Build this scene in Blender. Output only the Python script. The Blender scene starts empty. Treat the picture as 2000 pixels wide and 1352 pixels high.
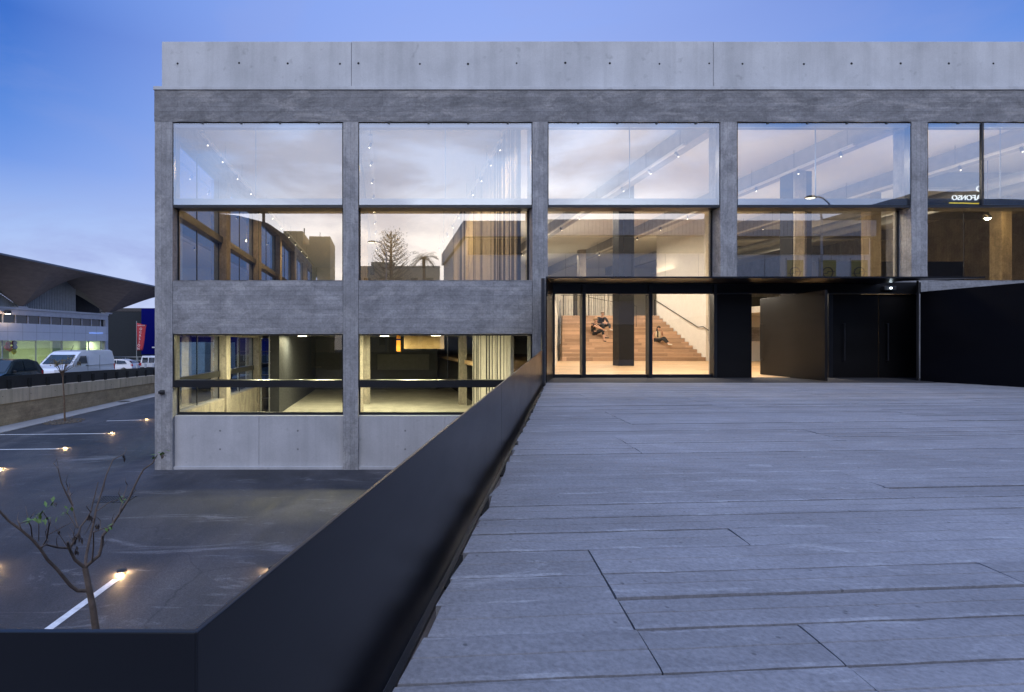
import bpy, math, random
from mathutils import Vector, Matrix
R = math.radians
random.seed(11)
S = bpy.context.scene
COL = S.collection
ORIG = {}

# ------------------------------------------------------------------ helpers
class MB:
    """collects faces of one mesh"""
    def __init__(s): s.v = []; s.f = []; s.m = []
    def face(s, pts, mi=0):
        n = len(s.v); s.v += [tuple(p) for p in pts]; s.f.append(tuple(range(n, n+len(pts)))); s.m.append(mi)
    def grid(s, rows, mi=0, closed=False):
        n = len(s.v); w = len(rows[0])
        for r in rows: s.v += [tuple(p) for p in r]
        for i in range(len(rows)-1):
            for j in range(w if closed else w-1):
                k = (j+1) % w
                s.f.append((n+i*w+j, n+i*w+k, n+(i+1)*w+k, n+(i+1)*w+j)); s.m.append(mi)
        return n
    def box(s, x0, x1, y0, y1, z0, z1, mi=0):
        n = len(s.v)
        s.v += [(x0,y0,z0),(x1,y0,z0),(x1,y1,z0),(x0,y1,z0),(x0,y0,z1),(x1,y0,z1),(x1,y1,z1),(x0,y1,z1)]
        for q in ((0,3,2,1),(4,5,6,7),(0,1,5,4),(1,2,6,5),(2,3,7,6),(3,0,4,7)):
            s.f.append(tuple(n+i for i in q)); s.m.append(mi)
        return s
    def hexa(s, p8, mi=0):
        n = len(s.v); s.v += [tuple(p) for p in p8]
        for q in ((0,3,2,1),(4,5,6,7),(0,1,5,4),(1,2,6,5),(2,3,7,6),(3,0,4,7)):
            s.f.append(tuple(n+i for i in q)); s.m.append(mi)
        return s
    def slab(s, a, b, t, z0, z1, z0b=None, z1b=None, mi=0):
        """upright slab from plan point a to b, thickness t to the left of a->b"""
        a = Vector(a); b = Vector(b); d = (b-a).normalized(); nrm = Vector((-d.y, d.x))*t
        z0b = z0 if z0b is None else z0b; z1b = z1 if z1b is None else z1b
        c = b+nrm; e = a+nrm
        return s.hexa([(a.x,a.y,z0),(b.x,b.y,z0b),(c.x,c.y,z0b),(e.x,e.y,z0),(a.x,a.y,z1),(b.x,b.y,z1b),(c.x,c.y,z1b),(e.x,e.y,z1)], mi)
    def prism(s, poly, z0, z1, mi=0):
        n = len(poly)
        s.face([(p[0],p[1],z0) for p in reversed(poly)], mi); s.face([(p[0],p[1],z1) for p in poly], mi)
        for i in range(n):
            a = poly[i]; b = poly[(i+1) % n]
            s.face([(a[0],a[1],z0),(b[0],b[1],z0),(b[0],b[1],z1),(a[0],a[1],z1)], mi)
        return s
    def tube(s, pts, rad, n=8, mi=0, cap=True):
        pts = [Vector(p) for p in pts]
        if not hasattr(rad, '__len__'): rad = [rad]*len(pts)
        t = (pts[1]-pts[0]).normalized()
        u = t.cross(Vector((0,0,1)))
        if u.length < .05: u = t.cross(Vector((0,1,0)))
        u.normalize(); rows = []
        for i, p in enumerate(pts):
            a = pts[max(0,i-1)]; b = pts[min(len(pts)-1,i+1)]
            t = (b-a).normalized(); u = (u-t*u.dot(t)).normalized(); w = t.cross(u)
            rows.append([p+(u*math.cos(2*math.pi*k/n)+w*math.sin(2*math.pi*k/n))*rad[i] for k in range(n)])
        s.grid(rows, mi, True)
        if cap:
            s.face(list(reversed(rows[0])), mi); s.face(rows[-1], mi)
        return s
    def lathe(s, c, prof, n=20, mi=0, sx=1, sy=1):
        rows = [[(c[0]+r*sx*math.cos(2*math.pi*k/n), c[1]+r*sy*math.sin(2*math.pi*k/n), c[2]+z) for k in range(n)] for r, z in prof]
        s.grid(rows, mi, True)
        s.face(list(reversed(rows[0])), mi); s.face(rows[-1], mi)
        return s
    def build(s, name, mats, parent=None, bevel=0, smooth=False, local=False, seg=2):
        me = bpy.data.meshes.new(name)
        o = Vector((0,0,0)) if (local or parent is None) else ORIG.get(parent.name, Vector((0,0,0)))
        me.from_pydata([(v[0]-o.x, v[1]-o.y, v[2]-o.z) for v in s.v], [], s.f)
        for m in (mats if isinstance(mats, (list, tuple)) else [mats]): me.materials.append(m)
        me.polygons.foreach_set('material_index', s.m)
        me.validate()
        if smooth: me.polygons.foreach_set('use_smooth', [True]*len(me.polygons))
        me.update()
        ob = bpy.data.objects.new(name, me); COL.objects.link(ob)
        ORIG[ob.name] = o
        if parent is not None: ob.parent = parent
        if bevel:
            b = ob.modifiers.new('edge', 'BEVEL'); b.width = bevel; b.segments = seg; b.limit_method = 'ANGLE'; b.angle_limit = R(40)
        return ob

def tag(o, label=None, cat=None, group=None, kind=None):
    if label: o['label'] = label
    if cat: o['category'] = cat
    if group: o['group'] = group
    if kind: o['kind'] = kind
    return o
def thing(name, label, cat, loc=(0,0,0), rz=0, group=None):
    o = bpy.data.objects.new(name, None); COL.objects.link(o); o.empty_display_size = .2
    o.location = loc; o.rotation_euler = (0,0,rz)
    ORIG[o.name] = Vector(loc) if not rz else Vector((0,0,0))
    return tag(o, label, cat, group)
def dup(root, loc=None, rz=None, label=None):
    c = root.copy(); COL.objects.link(c)
    if loc is not None: c.location = loc
    if rz is not None: c.rotation_euler = (0,0,rz)
    if label: c['label'] = label
    for ch in root.children:
        k = dup(ch); k.parent = c; k.matrix_parent_inverse = ch.matrix_parent_inverse
    return c
def text(body, name, size, mat, parent, loc, rot, depth=.02, align='CENTER', spacing=1.0):
    cu = bpy.data.curves.new(name, 'FONT'); cu.body = body; cu.size = size; cu.extrude = depth
    cu.align_x = align; cu.align_y = 'CENTER'; cu.space_character = spacing
    cu.materials.append(mat)
    o = bpy.data.objects.new(name, cu); COL.objects.link(o)
    dg = bpy.context.evaluated_depsgraph_get(); me = bpy.data.meshes.new_from_object(o.evaluated_get(dg))
    bpy.data.objects.remove(o); o = bpy.data.objects.new(name, me); COL.objects.link(o)
    o.location = Vector(loc)-ORIG.get(parent.name, Vector((0,0,0))); o.rotation_euler = rot; o.parent = parent
    return o

# ------------------------------------------------------------------ materials
class NB:
    def __init__(s, name):
        s.mat = bpy.data.materials.new(name); s.mat.use_nodes = True
        s.t = s.mat.node_tree; s.t.nodes.clear()
        s.out = s.n('ShaderNodeOutputMaterial')
    def n(s, typ, **kw):
        nd = s.t.nodes.new(typ)
        for k, v in kw.items():
            if k.startswith('i_'):
                key = k[2:]; key = int(key) if key.isdigit() else key.replace('_', ' ')
                sock = nd.inputs[key]
                if isinstance(v, bpy.types.NodeSocket): s.t.links.new(v, sock)
                else: sock.default_value = v
            else: setattr(nd, k, v)
        return nd
    def l(s, a, b): s.t.links.new(a, b)
    def coord(s, scale=(1,1,1), rot=(0,0,0), loc=(0,0,0)):
        tc = s.n('ShaderNodeTexCoord'); mp = s.n('ShaderNodeMapping')
        s.l(tc.outputs['Object'], mp.inputs[0])
        mp.inputs['Scale'].default_value = scale; mp.inputs['Rotation'].default_value = rot; mp.inputs['Location'].default_value = loc
        return mp.outputs[0]
    def noise(s, co, scale, detail=6, rough=.6, dist=0):
        return s.n('ShaderNodeTexNoise', i_Vector=co, i_Scale=scale, i_Detail=detail, i_Roughness=rough, i_Distortion=dist).outputs['Fac']
    def ramp(s, fac, stops):
        r = s.n('ShaderNodeValToRGB'); s.l(fac, r.inputs[0]); e = r.color_ramp.elements
        while len(e) < len(stops): e.new(.5)
        for i, (p, c) in enumerate(stops):
            e[i].position = p; e[i].color = (c, c, c, 1) if not hasattr(c, '__len__') else (*c, 1)
        return r.outputs[0]
    def mix(s, fac, a, b, mode='MIX'):
        m = s.n('ShaderNodeMix', data_type='RGBA', blend_type=mode)
        for sock, v in ((m.inputs[0], fac), (m.inputs[6], a), (m.inputs[7], b)):
            if isinstance(v, bpy.types.NodeSocket): s.l(v, sock)
            elif hasattr(v, '__len__'): sock.default_value = (*v, 1)
            else: sock.default_value = v
        return m.outputs[2]
    def math(s, op, a, b=0.0, clamp=False):
        m = s.n('ShaderNodeMath', operation=op, use_clamp=clamp)
        for sock, v in ((m.inputs[0], a), (m.inputs[1], b)):
            if isinstance(v, bpy.types.NodeSocket): s.l(v, sock)
            else: sock.default_value = v
        return m.outputs[0]
    def bump(s, h, strength=.3, dist=.01, prev=None):
        b = s.n('ShaderNodeBump', i_Strength=strength, i_Distance=dist, i_Height=h)
        if prev is not None: s.l(prev, b.inputs['Normal'])
        return b.outputs[0]
    def finish(s, color, rough=.6, normal=None, metallic=0, spec=.5, coat=0):
        p = s.n('ShaderNodeBsdfPrincipled')
        for key, v in (('Base Color', color), ('Roughness', rough), ('Metallic', metallic), ('Specular IOR Level', spec), ('Coat Weight', coat)):
            if isinstance(v, bpy.types.NodeSocket): s.l(v, p.inputs[key])
            elif hasattr(v, '__len__'): p.inputs[key].default_value = (*v, 1)
            else: p.inputs[key].default_value = v
        if normal is not None: s.l(normal, p.inputs['Normal'])
        s.l(p.outputs[0], s.out.inputs[0])
        return s.mat

def plain(name, c, rough=.5, metallic=0, var=.12, scale=3, bump=.05, spec=.5, coat=0, stretch=(1,1,1)):
    b = NB(name); co = b.coord(stretch)
    f = b.noise(co, scale, 5)
    col = b.ramp(f, [(.3, [x*(1-var) for x in c]), (.7, [min(1, x*(1+var)) for x in c])])
    rr = b.ramp(b.noise(co, scale*2.3, 4), [(.3, rough*.85), (.7, min(1, rough*1.15))])
    nb = b.bump(b.noise(co, scale*14, 4), bump, .004)
    return b.finish(col, rr, nb, metallic, spec, coat)

def old_concrete(name, c, vertical=False, side=False, patch=.5):
    """board marked, weathered concrete"""
    b = NB(name)
    tc = b.n('ShaderNodeTexCoord'); sp = b.n('ShaderNodeSeparateXYZ'); b.l(tc.outputs['Object'], sp.inputs[0])
    h = b.math('ADD', sp.outputs['X'], sp.outputs['Y'])
    cmb = b.n('ShaderNodeCombineXYZ')
    if vertical: b.l(sp.outputs['Z'], cmb.inputs[0]); b.l(h, cmb.inputs[1])
    else: b.l(h, cmb.inputs[0]); b.l(sp.outputs['Z'], cmb.inputs[1])
    n0 = b.n('ShaderNodeTexNoise', i_Vector=tc.outputs['Object'], i_Scale=2.2, i_Detail=4.0)
    wob = b.n('ShaderNodeVectorMath', operation='MULTIPLY_ADD'); b.l(n0.outputs['Color'], wob.inputs[0])
    wob.inputs[1].default_value = (.03, .03, .03); b.l(cmb.outputs[0], wob.inputs[2])
    br = b.n('ShaderNodeTexBrick', i_Vector=wob.outputs[0], i_Scale=1.0, i_Mortar_Size=.006, i_Mortar_Smooth=.4, i_Brick_Width=2.3, i_Row_Height=.155, offset=.37)
    br.inputs['Color1'].default_value = (.86,.86,.86,1); br.inputs['Color2'].default_value = (1.1,1.1,1.1,1); br.inputs['Mortar'].default_value = (.5,.5,.5,1)
    st = (.9,.9,1.1) if not vertical else (1.1,1.1,.9)
    co = b.coord(st); co1 = b.coord()
    blot = b.noise(co, 1.5, 10, .7, .5)
    fine = b.noise(co1, 13, 7, .72)
    base = b.ramp(blot, [(.3, [x*.68 for x in c]), (.5, c), (.7, [x*1.32 for x in c])])
    pat = b.ramp(b.noise(b.coord((.55,.55,1.7) if not vertical else (1.5,1.5,.5), loc=(3,1,7)), 1.1, 10, .72, .8), [(.5, 0.), (.6, patch)])
    col = b.mix(pat, base, [x*1.85 for x in (c[0]*1.03, c[1], c[2]*.95)])
    col = b.mix(.62, col, br.outputs['Color'], 'MULTIPLY')
    col = b.mix(1, col, b.ramp(fine, [(.3, .74), (.62, 1.08)]), 'MULTIPLY')
    pits = b.ramp(b.n('ShaderNodeTexVoronoi', i_Vector=co1, i_Scale=9.0).outputs['Distance'], [(.05, .35), (.12, 1.)])
    col = b.mix(.6, col, pits, 'MULTIPLY')
    nb = b.bump(br.outputs['Fac'], -.5, .012)
    nb = b.bump(fine, .55, .015, nb)
    nb = b.bump(blot, .5, .03, nb)
    return b.finish(col, .86, nb, spec=.3)

def new_concrete(name, c, streak=.22):
    b = NB(name); co = b.coord()
    blot = b.noise(b.coord((1,1,.8)), .55, 7, .6, .3)
    base = b.ramp(blot, [(.3, [x*.82 for x in c]), (.68, [x*1.1 for x in c])])
    stv = b.noise(b.coord((3.2,3.2,.12)), .8, 8, .62, .2)
    col = b.mix(1, base, b.ramp(stv, [(.3, 1-streak), (.55, 1.03)]), 'MULTIPLY')
    spots = b.ramp(b.noise(b.coord(loc=(5,2,1)), 3.2, 3, .5), [(.66, 1.), (.76, .8)])
    col = b.mix(1, col, spots, 'MULTIPLY')
    fine = b.noise(co, 34, 6, .7)
    col = b.mix(1, col, b.ramp(fine, [(.3, .9), (.7, 1.06)]), 'MULTIPLY')
    nb = b.bump(fine, .25, .005); nb = b.bump(blot, .25, .02, nb)
    return b.finish(col, .75, nb, spec=.35)

def deck_concrete(name='deck_concrete', wr=(.58,.68,.55)):
    b = NB(name)
    rnd = b.n('ShaderNodeNewGeometry').outputs['Random Per Island']
    co = b.coord((.75, 1.5, 1), (0, 0, R(-3.7)))
    blot = b.noise(co, 1.9, 11, .7, .6)
    fine = b.noise(b.coord(), 42, 7, .72)
    big = b.noise(b.coord(loc=(4,4,0)), .45, 5, .6)
    c = (.255, .252, .272)
    col = b.ramp(blot, [(.3, [x*.84 for x in c]), (.5, c), (.72, [x*1.22 for x in c])])
    col = b.mix(1, col, b.ramp(rnd, [(0., .9), (1., 1.08)]), 'MULTIPLY')
    col = b.mix(1, col, b.ramp(big, [(.3, .86), (.7, 1.1)]), 'MULTIPLY')
    wear = b.ramp(b.noise(b.coord((.8,2.5,1), loc=(9,3,0)), 1.7, 10, .75, 1.2), [(wr[0], 0.), (wr[1], wr[2])])
    col = b.mix(wear, col, (.44, .44, .46))
    col = b.mix(1, col, b.ramp(fine, [(.32, .72), (.62, 1.1)]), 'MULTIPLY')
    pits = b.ramp(b.n('ShaderNodeTexVoronoi', i_Vector=b.coord(), i_Scale=8.0).outputs['Distance'], [(.05, .2), (.09, 1.)])
    col = b.mix(.55, col, pits, 'MULTIPLY')
    nb = b.bump(fine, .4, .006); nb = b.bump(blot, .45, .012, nb)
    return b.finish(col, b.ramp(blot, [(.3, .72), (.7, .9)]), nb, spec=.28)

def asphalt():
    b = NB('asphalt'); co = b.coord()
    big = b.noise(b.coord((1,.5,1), (0,0,R(20))), .22, 8, .62, 1.2)
    med = b.noise(b.coord((1,.35,1), (0,0,R(-8))), 1.1, 9, .7, .8)
    fine = b.noise(co, 55, 4, .75)
    col = b.ramp(big, [(.32, (.028,.029,.036)), (.5, (.048,.048,.057)), (.7, (.088,.083,.09))])
    col = b.mix(1, col, b.ramp(med, [(.3, .7), (.7, 1.25)]), 'MULTIPLY')
    col = b.mix(b.ramp(b.noise(b.coord((.4,1.6,1), (0,0,R(15)), (7,2,0)), .9, 10, .72, 1.5), [(.57, 0.), (.68, .6)]), col, (.19,.19,.21))
    col = b.mix(1, col, b.ramp(fine, [(.3, .7), (.7, 1.35)]), 'MULTIPLY')
    spk = b.ramp(b.n('ShaderNodeTexVoronoi', i_Vector=co, i_Scale=26.0).outputs['Distance'], [(.03, .7), (.06, 0.)])
    col = b.mix(b.math('MULTIPLY', spk, b.ramp(med, [(.5, 0.), (.6, .8)])), col, (.3,.3,.32))
    wv = b.n('ShaderNodeVectorMath', operation='MULTIPLY_ADD'); nc = b.n('ShaderNodeTexNoise', i_Vector=co, i_Scale=1.3, i_Detail=6.0); b.l(nc.outputs['Color'], wv.inputs[0]); wv.inputs[1].default_value = (.9,.9,0); b.l(co, wv.inputs[2])
    vo = b.n('ShaderNodeTexVoronoi', feature='DISTANCE_TO_EDGE', i_Vector=wv.outputs[0], i_Scale=.22)
    crack = b.math('MULTIPLY', b.ramp(vo.outputs['Distance'], [(.0, 1.), (.006, 0.)]), b.ramp(big, [(.45, 0.), (.55, .4)]))
    col = b.mix(crack, col, (.012,.012,.014))
    sp2 = b.ramp(b.n('ShaderNodeTexVoronoi', i_Vector=co, i_Scale=70.0).outputs['Color'], [(.3, .78), (.8, 1.3)])
    col = b.mix(.8, col, sp2, 'MULTIPLY')
    stain = b.ramp(b.noise(b.coord(loc=(3,8,0)), .55, 4, .5), [(.62, 0.), (.72, .35)])
    col = b.mix(stain, col, (.022,.022,.025))
    nb = b.bump(fine, .6, .01); nb = b.bump(med, .3, .03, nb)
    return b.finish(col, b.ramp(med, [(.3, .6), (.7, .9)]), nb, spec=.35)

def wood(name, c, stair=False, w=1.5, hgt=.12):
    b = NB(name)
    tc = b.n('ShaderNodeTexCoord'); sp = b.n('ShaderNodeSeparateXYZ'); b.l(tc.outputs['Object'], sp.inputs[0])
    cmb = b.n('ShaderNodeCombineXYZ'); b.l(sp.outputs['X'], cmb.inputs[0])
    b.l(b.math('ADD', sp.outputs['Y'], sp.outputs['Z']) if stair else sp.outputs['Y'], cmb.inputs[1])
    br = b.n('ShaderNodeTexBrick', i_Vector=cmb.outputs[0], i_Scale=1.0, i_Mortar_Size=.0022, i_Brick_Width=w, i_Row_Height=hgt, offset=.41, offset_frequency=3)
    br.inputs['Color1'].default_value = (*[x*.68 for x in c], 1); br.inputs['Color2'].default_value = (*[min(1, x*1.3) for x in c], 1)
    br.inputs['Mortar'].default_value = (*[x*.45 for x in c], 1)
    gr = b.noise(b.coord((.7, 9, 9)), 3.5, 7, .65, .6)
    col = b.mix(1, br.outputs['Color'], b.ramp(gr, [(.3, .8), (.7, 1.12)]), 'MULTIPLY')
    return b.finish(col, .42, b.bump(gr, .15, .004), spec=.4)

def glass(name, refl, tint, gtint=(1,1,1), wav=.0):
    b = NB(name)
    tr = b.n('ShaderNodeBsdfTransparent'); tr.inputs[0].default_value = (*tint, 1)
    gl = b.n('ShaderNodeBsdfGlossy', i_Roughness=.0); gl.inputs['Color'].default_value = (*gtint, 1)
    fr = b.n('ShaderNodeLayerWeight', i_Blend=.25).outputs['Fresnel']
    fac = b.math('ADD', b.math('MULTIPLY', fr, .5), refl, True)
    if wav:
        nb = b.bump(b.noise(b.coord(), .9, 1), wav, .02); b.l(nb, gl.inputs['Normal'])
    mx = b.n('ShaderNodeMixShader', i_0=fac); b.l(tr.outputs[0], mx.inputs[1]); b.l(gl.outputs[0], mx.inputs[2])
    b.l(mx.outputs[0], b.out.inputs[0]); return b.mat
def clear(name, tint=(1,1,1)):
    b = NB(name); tr = b.n('ShaderNodeBsdfTransparent'); tr.inputs[0].default_value = (*tint, 1)
    b.l(tr.outputs[0], b.out.inputs[0]); return b.mat
def glow(name, c, s):
    b = NB(name); e = b.n('ShaderNodeEmission', i_Strength=s); e.inputs[0].default_value = (*c, 1)
    b.l(e.outputs[0], b.out.inputs[0]); return b.mat

M = {}
M['new'] = new_concrete('pale_concrete', (.50,.51,.52), .12)
M['base'] = new_concrete('base_wall_concrete', (.46,.455,.465), .12)
M['old'] = old_concrete('board_marked_concrete', (.215,.213,.217))
M['oldv'] = old_concrete('pilaster_concrete', (.30,.296,.30), True, patch=.35)
M['span'] = old_concrete('spandrel_concrete', (.285,.282,.288), patch=.3)
M['incol'] = old_concrete('inner_column_concrete', (.26,.235,.2), True, patch=.3)
M['wallold'] = old_concrete('weathered_wall_concrete', (.36,.28,.19), False, patch=.2)
M['wallnew'] = new_concrete('cast_wall_concrete', (.56,.46,.35), .3)
M['slab'] = plain('edge_concrete', (.14,.12,.115), .9, var=.3, scale=5, bump=.4)
M['asphalt'] = asphalt()
M['walk'] = new_concrete('kerb_concrete', (.33,.32,.33), .1)
M['deck'] = deck_concrete(); M['deck_edge'] = deck_concrete('deck_edge_concrete', (.5,.6,.5))
M['dark'] = plain('dark_void', (.01,.01,.011), .9)
M['hole'] = plain('tie_hole_dark', (.012,.012,.014), .9)
def black_steel(name, c, rough, wave=.15, spec=.5):
    b = NB(name); co = b.coord((.35,.35,1.2))
    f = b.noise(co, 1.2, 6, .6, .3)
    col = b.ramp(f, [(.3, [x*.8 for x in c]), (.7, [x*1.25 for x in c])])
    nb = b.bump(b.noise(b.coord((.5,.5,2.2)), .9, 2, .4, .5), wave, .02)
    nb = b.bump(b.noise(b.coord(), 90, 3), .04, .002, nb)
    return b.finish(col, b.ramp(f, [(.3, rough*.85), (.7, rough*1.15)]), nb, spec=spec)
M['steel'] = black_steel('black_steel', (.004,.0045,.007), .33, .04)
M['dsteel'] = black_steel('door_steel', (.008,.0075,.008), .55, .02, .16)
M['frame'] = plain('black_frame', (.012,.013,.016), .35)
M['rail'] = plain('rail_steel', (.05,.05,.055), .35, .6)
M['plug'] = plain('filled_tie_hole',(.22,.22,.22),.9)
M['mat'] = plain('entrance_mat', (.022,.022,.028), .95, var=.3, scale=60, bump=.6)
M['alu'] = plain('blue_grey_aluminium', (.25,.31,.40), .4, .3)
M['g_up'] = glass('coated_glass', .34, (.66,.68,.72), (.90,.96,1.0), .03)
M['g_low'] = glass('recessed_glass', .34, (.95,.92,.82), (1.0,.97,.92), .01)
M['g_gnd'] = glass('ground_floor_glass', .035, (.93,.94,.88))
M['g_side'] = glass('side_glass', .03, (.36,.60,.92))
M['g_ent'] = glass('entrance_glass', .05, (.95,.94,.9))
M['g_edge'] = clear('glass_edge', (.8,.85,.88))
M['g_gone'] = clear('glass_back')
M['white'] = plain('white_plaster', (.72,.70,.66), .7, var=.04, bump=.03)
M['ceil'] = plain('ceiling_plaster', (.66,.63,.57), .8, var=.04)
M['beam'] = plain('ceiling_beam_concrete', (.30,.29,.28), .8, var=.15)
M['wood'] = wood('oak_floor', (.50,.33,.18), False, 1.8, .14)
M['stair'] = wood('oak_steps', (.47,.315,.215), True, 1.7, .25)
M['floor'] = plain('polished_concrete_floor', (.42,.40,.35), .35, var=.25, scale=1.2)
M['slatw'] = plain('pale_slat', (.66,.62,.57), .5)
M['slatd'] = plain('dark_slat', (.03,.03,.035), .5)
M['darkwall'] = plain('dark_partition', (.04,.043,.05), .6)
M['column'] = plain('black_column_cladding', (.014,.014,.016), .6, spec=.2)
M['lens'] = glow('lamp_lens', (1,.86,.62), 4)
M['lensw'] = glow('ceiling_lamp_lens', (1,.94,.72), 9)
M['ground_glow'] = glow('ground_lamp_glow', (1,.66,.3), 4)
M['led'] = glow('emergency_led', (.75,.9,1), 8)
M['line'] = plain('white_road_paint', (.62,.62,.64), .7, var=.2, scale=8, bump=.3)
M['bark'] = plain('bark', (.125,.09,.07), .85, var=.35, scale=14, bump=.6)
M['bark2'] = plain('sapling_bark', (.13,.085,.06), .85, var=.3, scale=14, bump=.5)
M['leaf'] = plain('green_leaf', (.10,.17,.03), .55, var=.35, scale=20)
M['dry'] = plain('dry_leaf', (.05,.035,.028), .8, var=.3, scale=20)
M['gravel'] = plain('gravel', (.12,.10,.085), .95, var=.45, scale=22, bump=1)
M['shell'] = plain('roof_shell_concrete', (.20,.165,.15), .85, var=.15, scale=1.5, stretch=(1,1,3), bump=.3)
M['shelltop'] = plain('roof_edge_metal', (.10,.12,.16), .5)
M['fascia'] = plain('fascia_panel', (.50,.52,.58), .45, var=.04)
M['fjoint'] = plain('panel_joint', (.16,.17,.2), .7)
M['beamw'] = plain('painted_beam', (.40,.42,.47), .6, var=.1)
M['beamw2'] = plain('dim_grey_panel', (.11,.11,.105), .7)
M['ochre2'] = plain('ochre_bulkhead', (.30,.20,.085), .8)
M['corr'] = plain('corrugated_sheet', (.36,.39,.42), .5)
M['grey'] = plain('dark_grey_cladding', (.032,.037,.042), .85, var=.06, spec=.15)
M['blue'] = plain('deep_blue_cladding', (.001,.003,.12), .8, var=.05, spec=.1)
M['paintw'] = plain('white_car_paint', (.74,.74,.78), .22, var=.02, coat=.6, bump=0)
M['paintb'] = plain('dark_teal_car_paint', (.012,.03,.045), .2, var=.05, coat=.8, bump=0)
M['paintbl'] = plain('blue_car_paint', (.03,.12,.2), .25, var=.05, coat=.6, bump=0)
M['paints'] = plain('silver_car_paint', (.5,.52,.5), .25, var=.05, coat=.6, bump=0)
M['carglass'] = plain('car_glass', (.012,.02,.028), .06, var=.1, bump=0, spec=.9)
M['tyre'] = plain('tyre_rubber', (.015,.015,.016), .85)
M['rim'] = plain('wheel_rim', (.35,.36,.38), .35, .7)
M['black'] = plain('black_plastic', (.02,.02,.022), .5)
M['redl'] = plain('tail_light_red', (.5,.02,.025), .3)
M['headl'] = plain('headlight_clear', (.6,.62,.66), .15, spec=.9)
M['red'] = plain('flag_red', (.42,.035,.05), .7)
M['wtext'] = plain('white_lettering', (.75,.75,.75), .6)
M['bsign'] = glow('blue_lit_letters', (.22,.38,1), .7)
M['wsign'] = glow('white_lit_letters', (.9,.95,1), 2.0)
M['ysign'] = glow('yellow_lit_strip', (1,.75,.05), 1.2)
M['ylw'] = plain('yellow_banner', (.36,.31,.08), .7)
M['ochre'] = plain('ochre_render', (.86,.62,.26), .8)
M['beige'] = plain('beige_render', (.66,.57,.38), .8)
M['panelw'] = plain('hall_panel', (.72,.70,.66), .6, var=.05)
M['hallcorr'] = plain('hall_corrugated', (.58,.55,.52), .6)
M['hallglass'] = plain('hall_dark_glazing', (.05,.045,.03), .2)
M['orange'] = plain('orange_banner', (.8,.33,.02), .6)
M['skin'] = plain('skin', (.52,.30,.21), .5, var=.06)
M['black_cloth'] = plain('black_cloth', (.014,.014,.017), .85, var=.2)
M['dark_jean'] = plain('dark_jeans', (.035,.04,.05), .85, var=.2)
M['cream_cloth'] = plain('cream_cloth', (.66,.58,.42), .85, var=.1)
M['hair_f'] = plain('fair_hair', (.22,.14,.06), .6, var=.3)
M['hair_d'] = plain('dark_hair', (.025,.014,.010), .5, var=.3)
M['hair_g'] = plain('grey_hair', (.30,.22,.16), .6, var=.3)
M['shoe'] = plain('pale_shoe', (.6,.58,.52), .6)
M['eye'] = plain('eye_dark', (.02,.015,.012), .3)
M['fence'] = plain('barrier_steel', (.018,.018,.021), .5)
M['truck'] = plain('truck_box_white', (.6,.62,.62), .5)
M['bluefence'] = plain('blue_fence_paint', (.02,.05,.16), .5)
M['galv'] = plain('galvanised_steel', (.35,.37,.4), .45, .5)
for k, c in (('bal_r', (.45,.03,.05)), ('bal_b', (.03,.06,.35)), ('bal_y', (.6,.5,.04)), ('bal_o', (.6,.16,.06))):
    M[k] = plain('balloon_'+k[-1], c, .25)

# ------------------------------------------------------------------ layout of the facade
D = 17.24                                         # distance of the facade plane
def fx(p): return (p-748)/58.0
def fz(p): return 1.2+(671-p)/58.0
GZ = -3.06                                        # asphalt level
YR = 17.68                                        # recessed glazing
PIL = [(302,337),(670,700),(1040,1070),(1407,1440),(1780,1812),(2152,2184),(2524,2556),(2896,2928)]
BAYS = [(fx(PIL[i][1]), fx(PIL[i+1][0])) for i in range(len(PIL)-1)]
XL, XR = fx(301), fx(2928)
Z_BEAM, Z_LEDGE0, Z_LEDGE1, Z_TOP = fz(238), fz(176), fz(169), fz(79)
Z_UP0, Z_UP1 = fz(400), fz(241)
Z_SP1, Z_SP0 = fz(548), fz(652)
SLAB = 3.30

# ------------------------------------------------------------------ ground, roads
def sheet(name, pts, mat):
    m = MB(); m.face(pts)
    return tag(m.build(name, mat), kind='structure')
g = MB()
xs = [-400,-120,-60,-30,-20,-10,0,10,20,40,80,160,400]; ys = [-400,-150,-60,-20,0,10,20,40,80,160,400]
g.grid([[(x,y,GZ) for x in xs] for y in ys])
tag(g.build('ground', M['asphalt']), kind='structure')
def sz(y): return -1.35-.02*(y-26)                # street level
r = MB()
r.hexa([(-60,2,GZ-.2),(-19.95,2,GZ-.2),(-19.95,110,GZ-.2),(-60,110,GZ-.2),(-60,2,sz(2)),(-19.95,2,sz(2)),(-19.95,110,sz(110)),(-60,110,sz(110))])
tag(r.build('road', M['asphalt']), kind='structure')
k = MB(); k.box(-19.48,-18.15,4,70,GZ-.05,GZ+.035)
tag(k.build('footpath', M['walk'], bevel=.01), kind='structure')
p = MB(); p.box(-38,-29.5,30,75,-3,-1.75)
tag(p.build('pavement', M['walk']), kind='structure')

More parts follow.
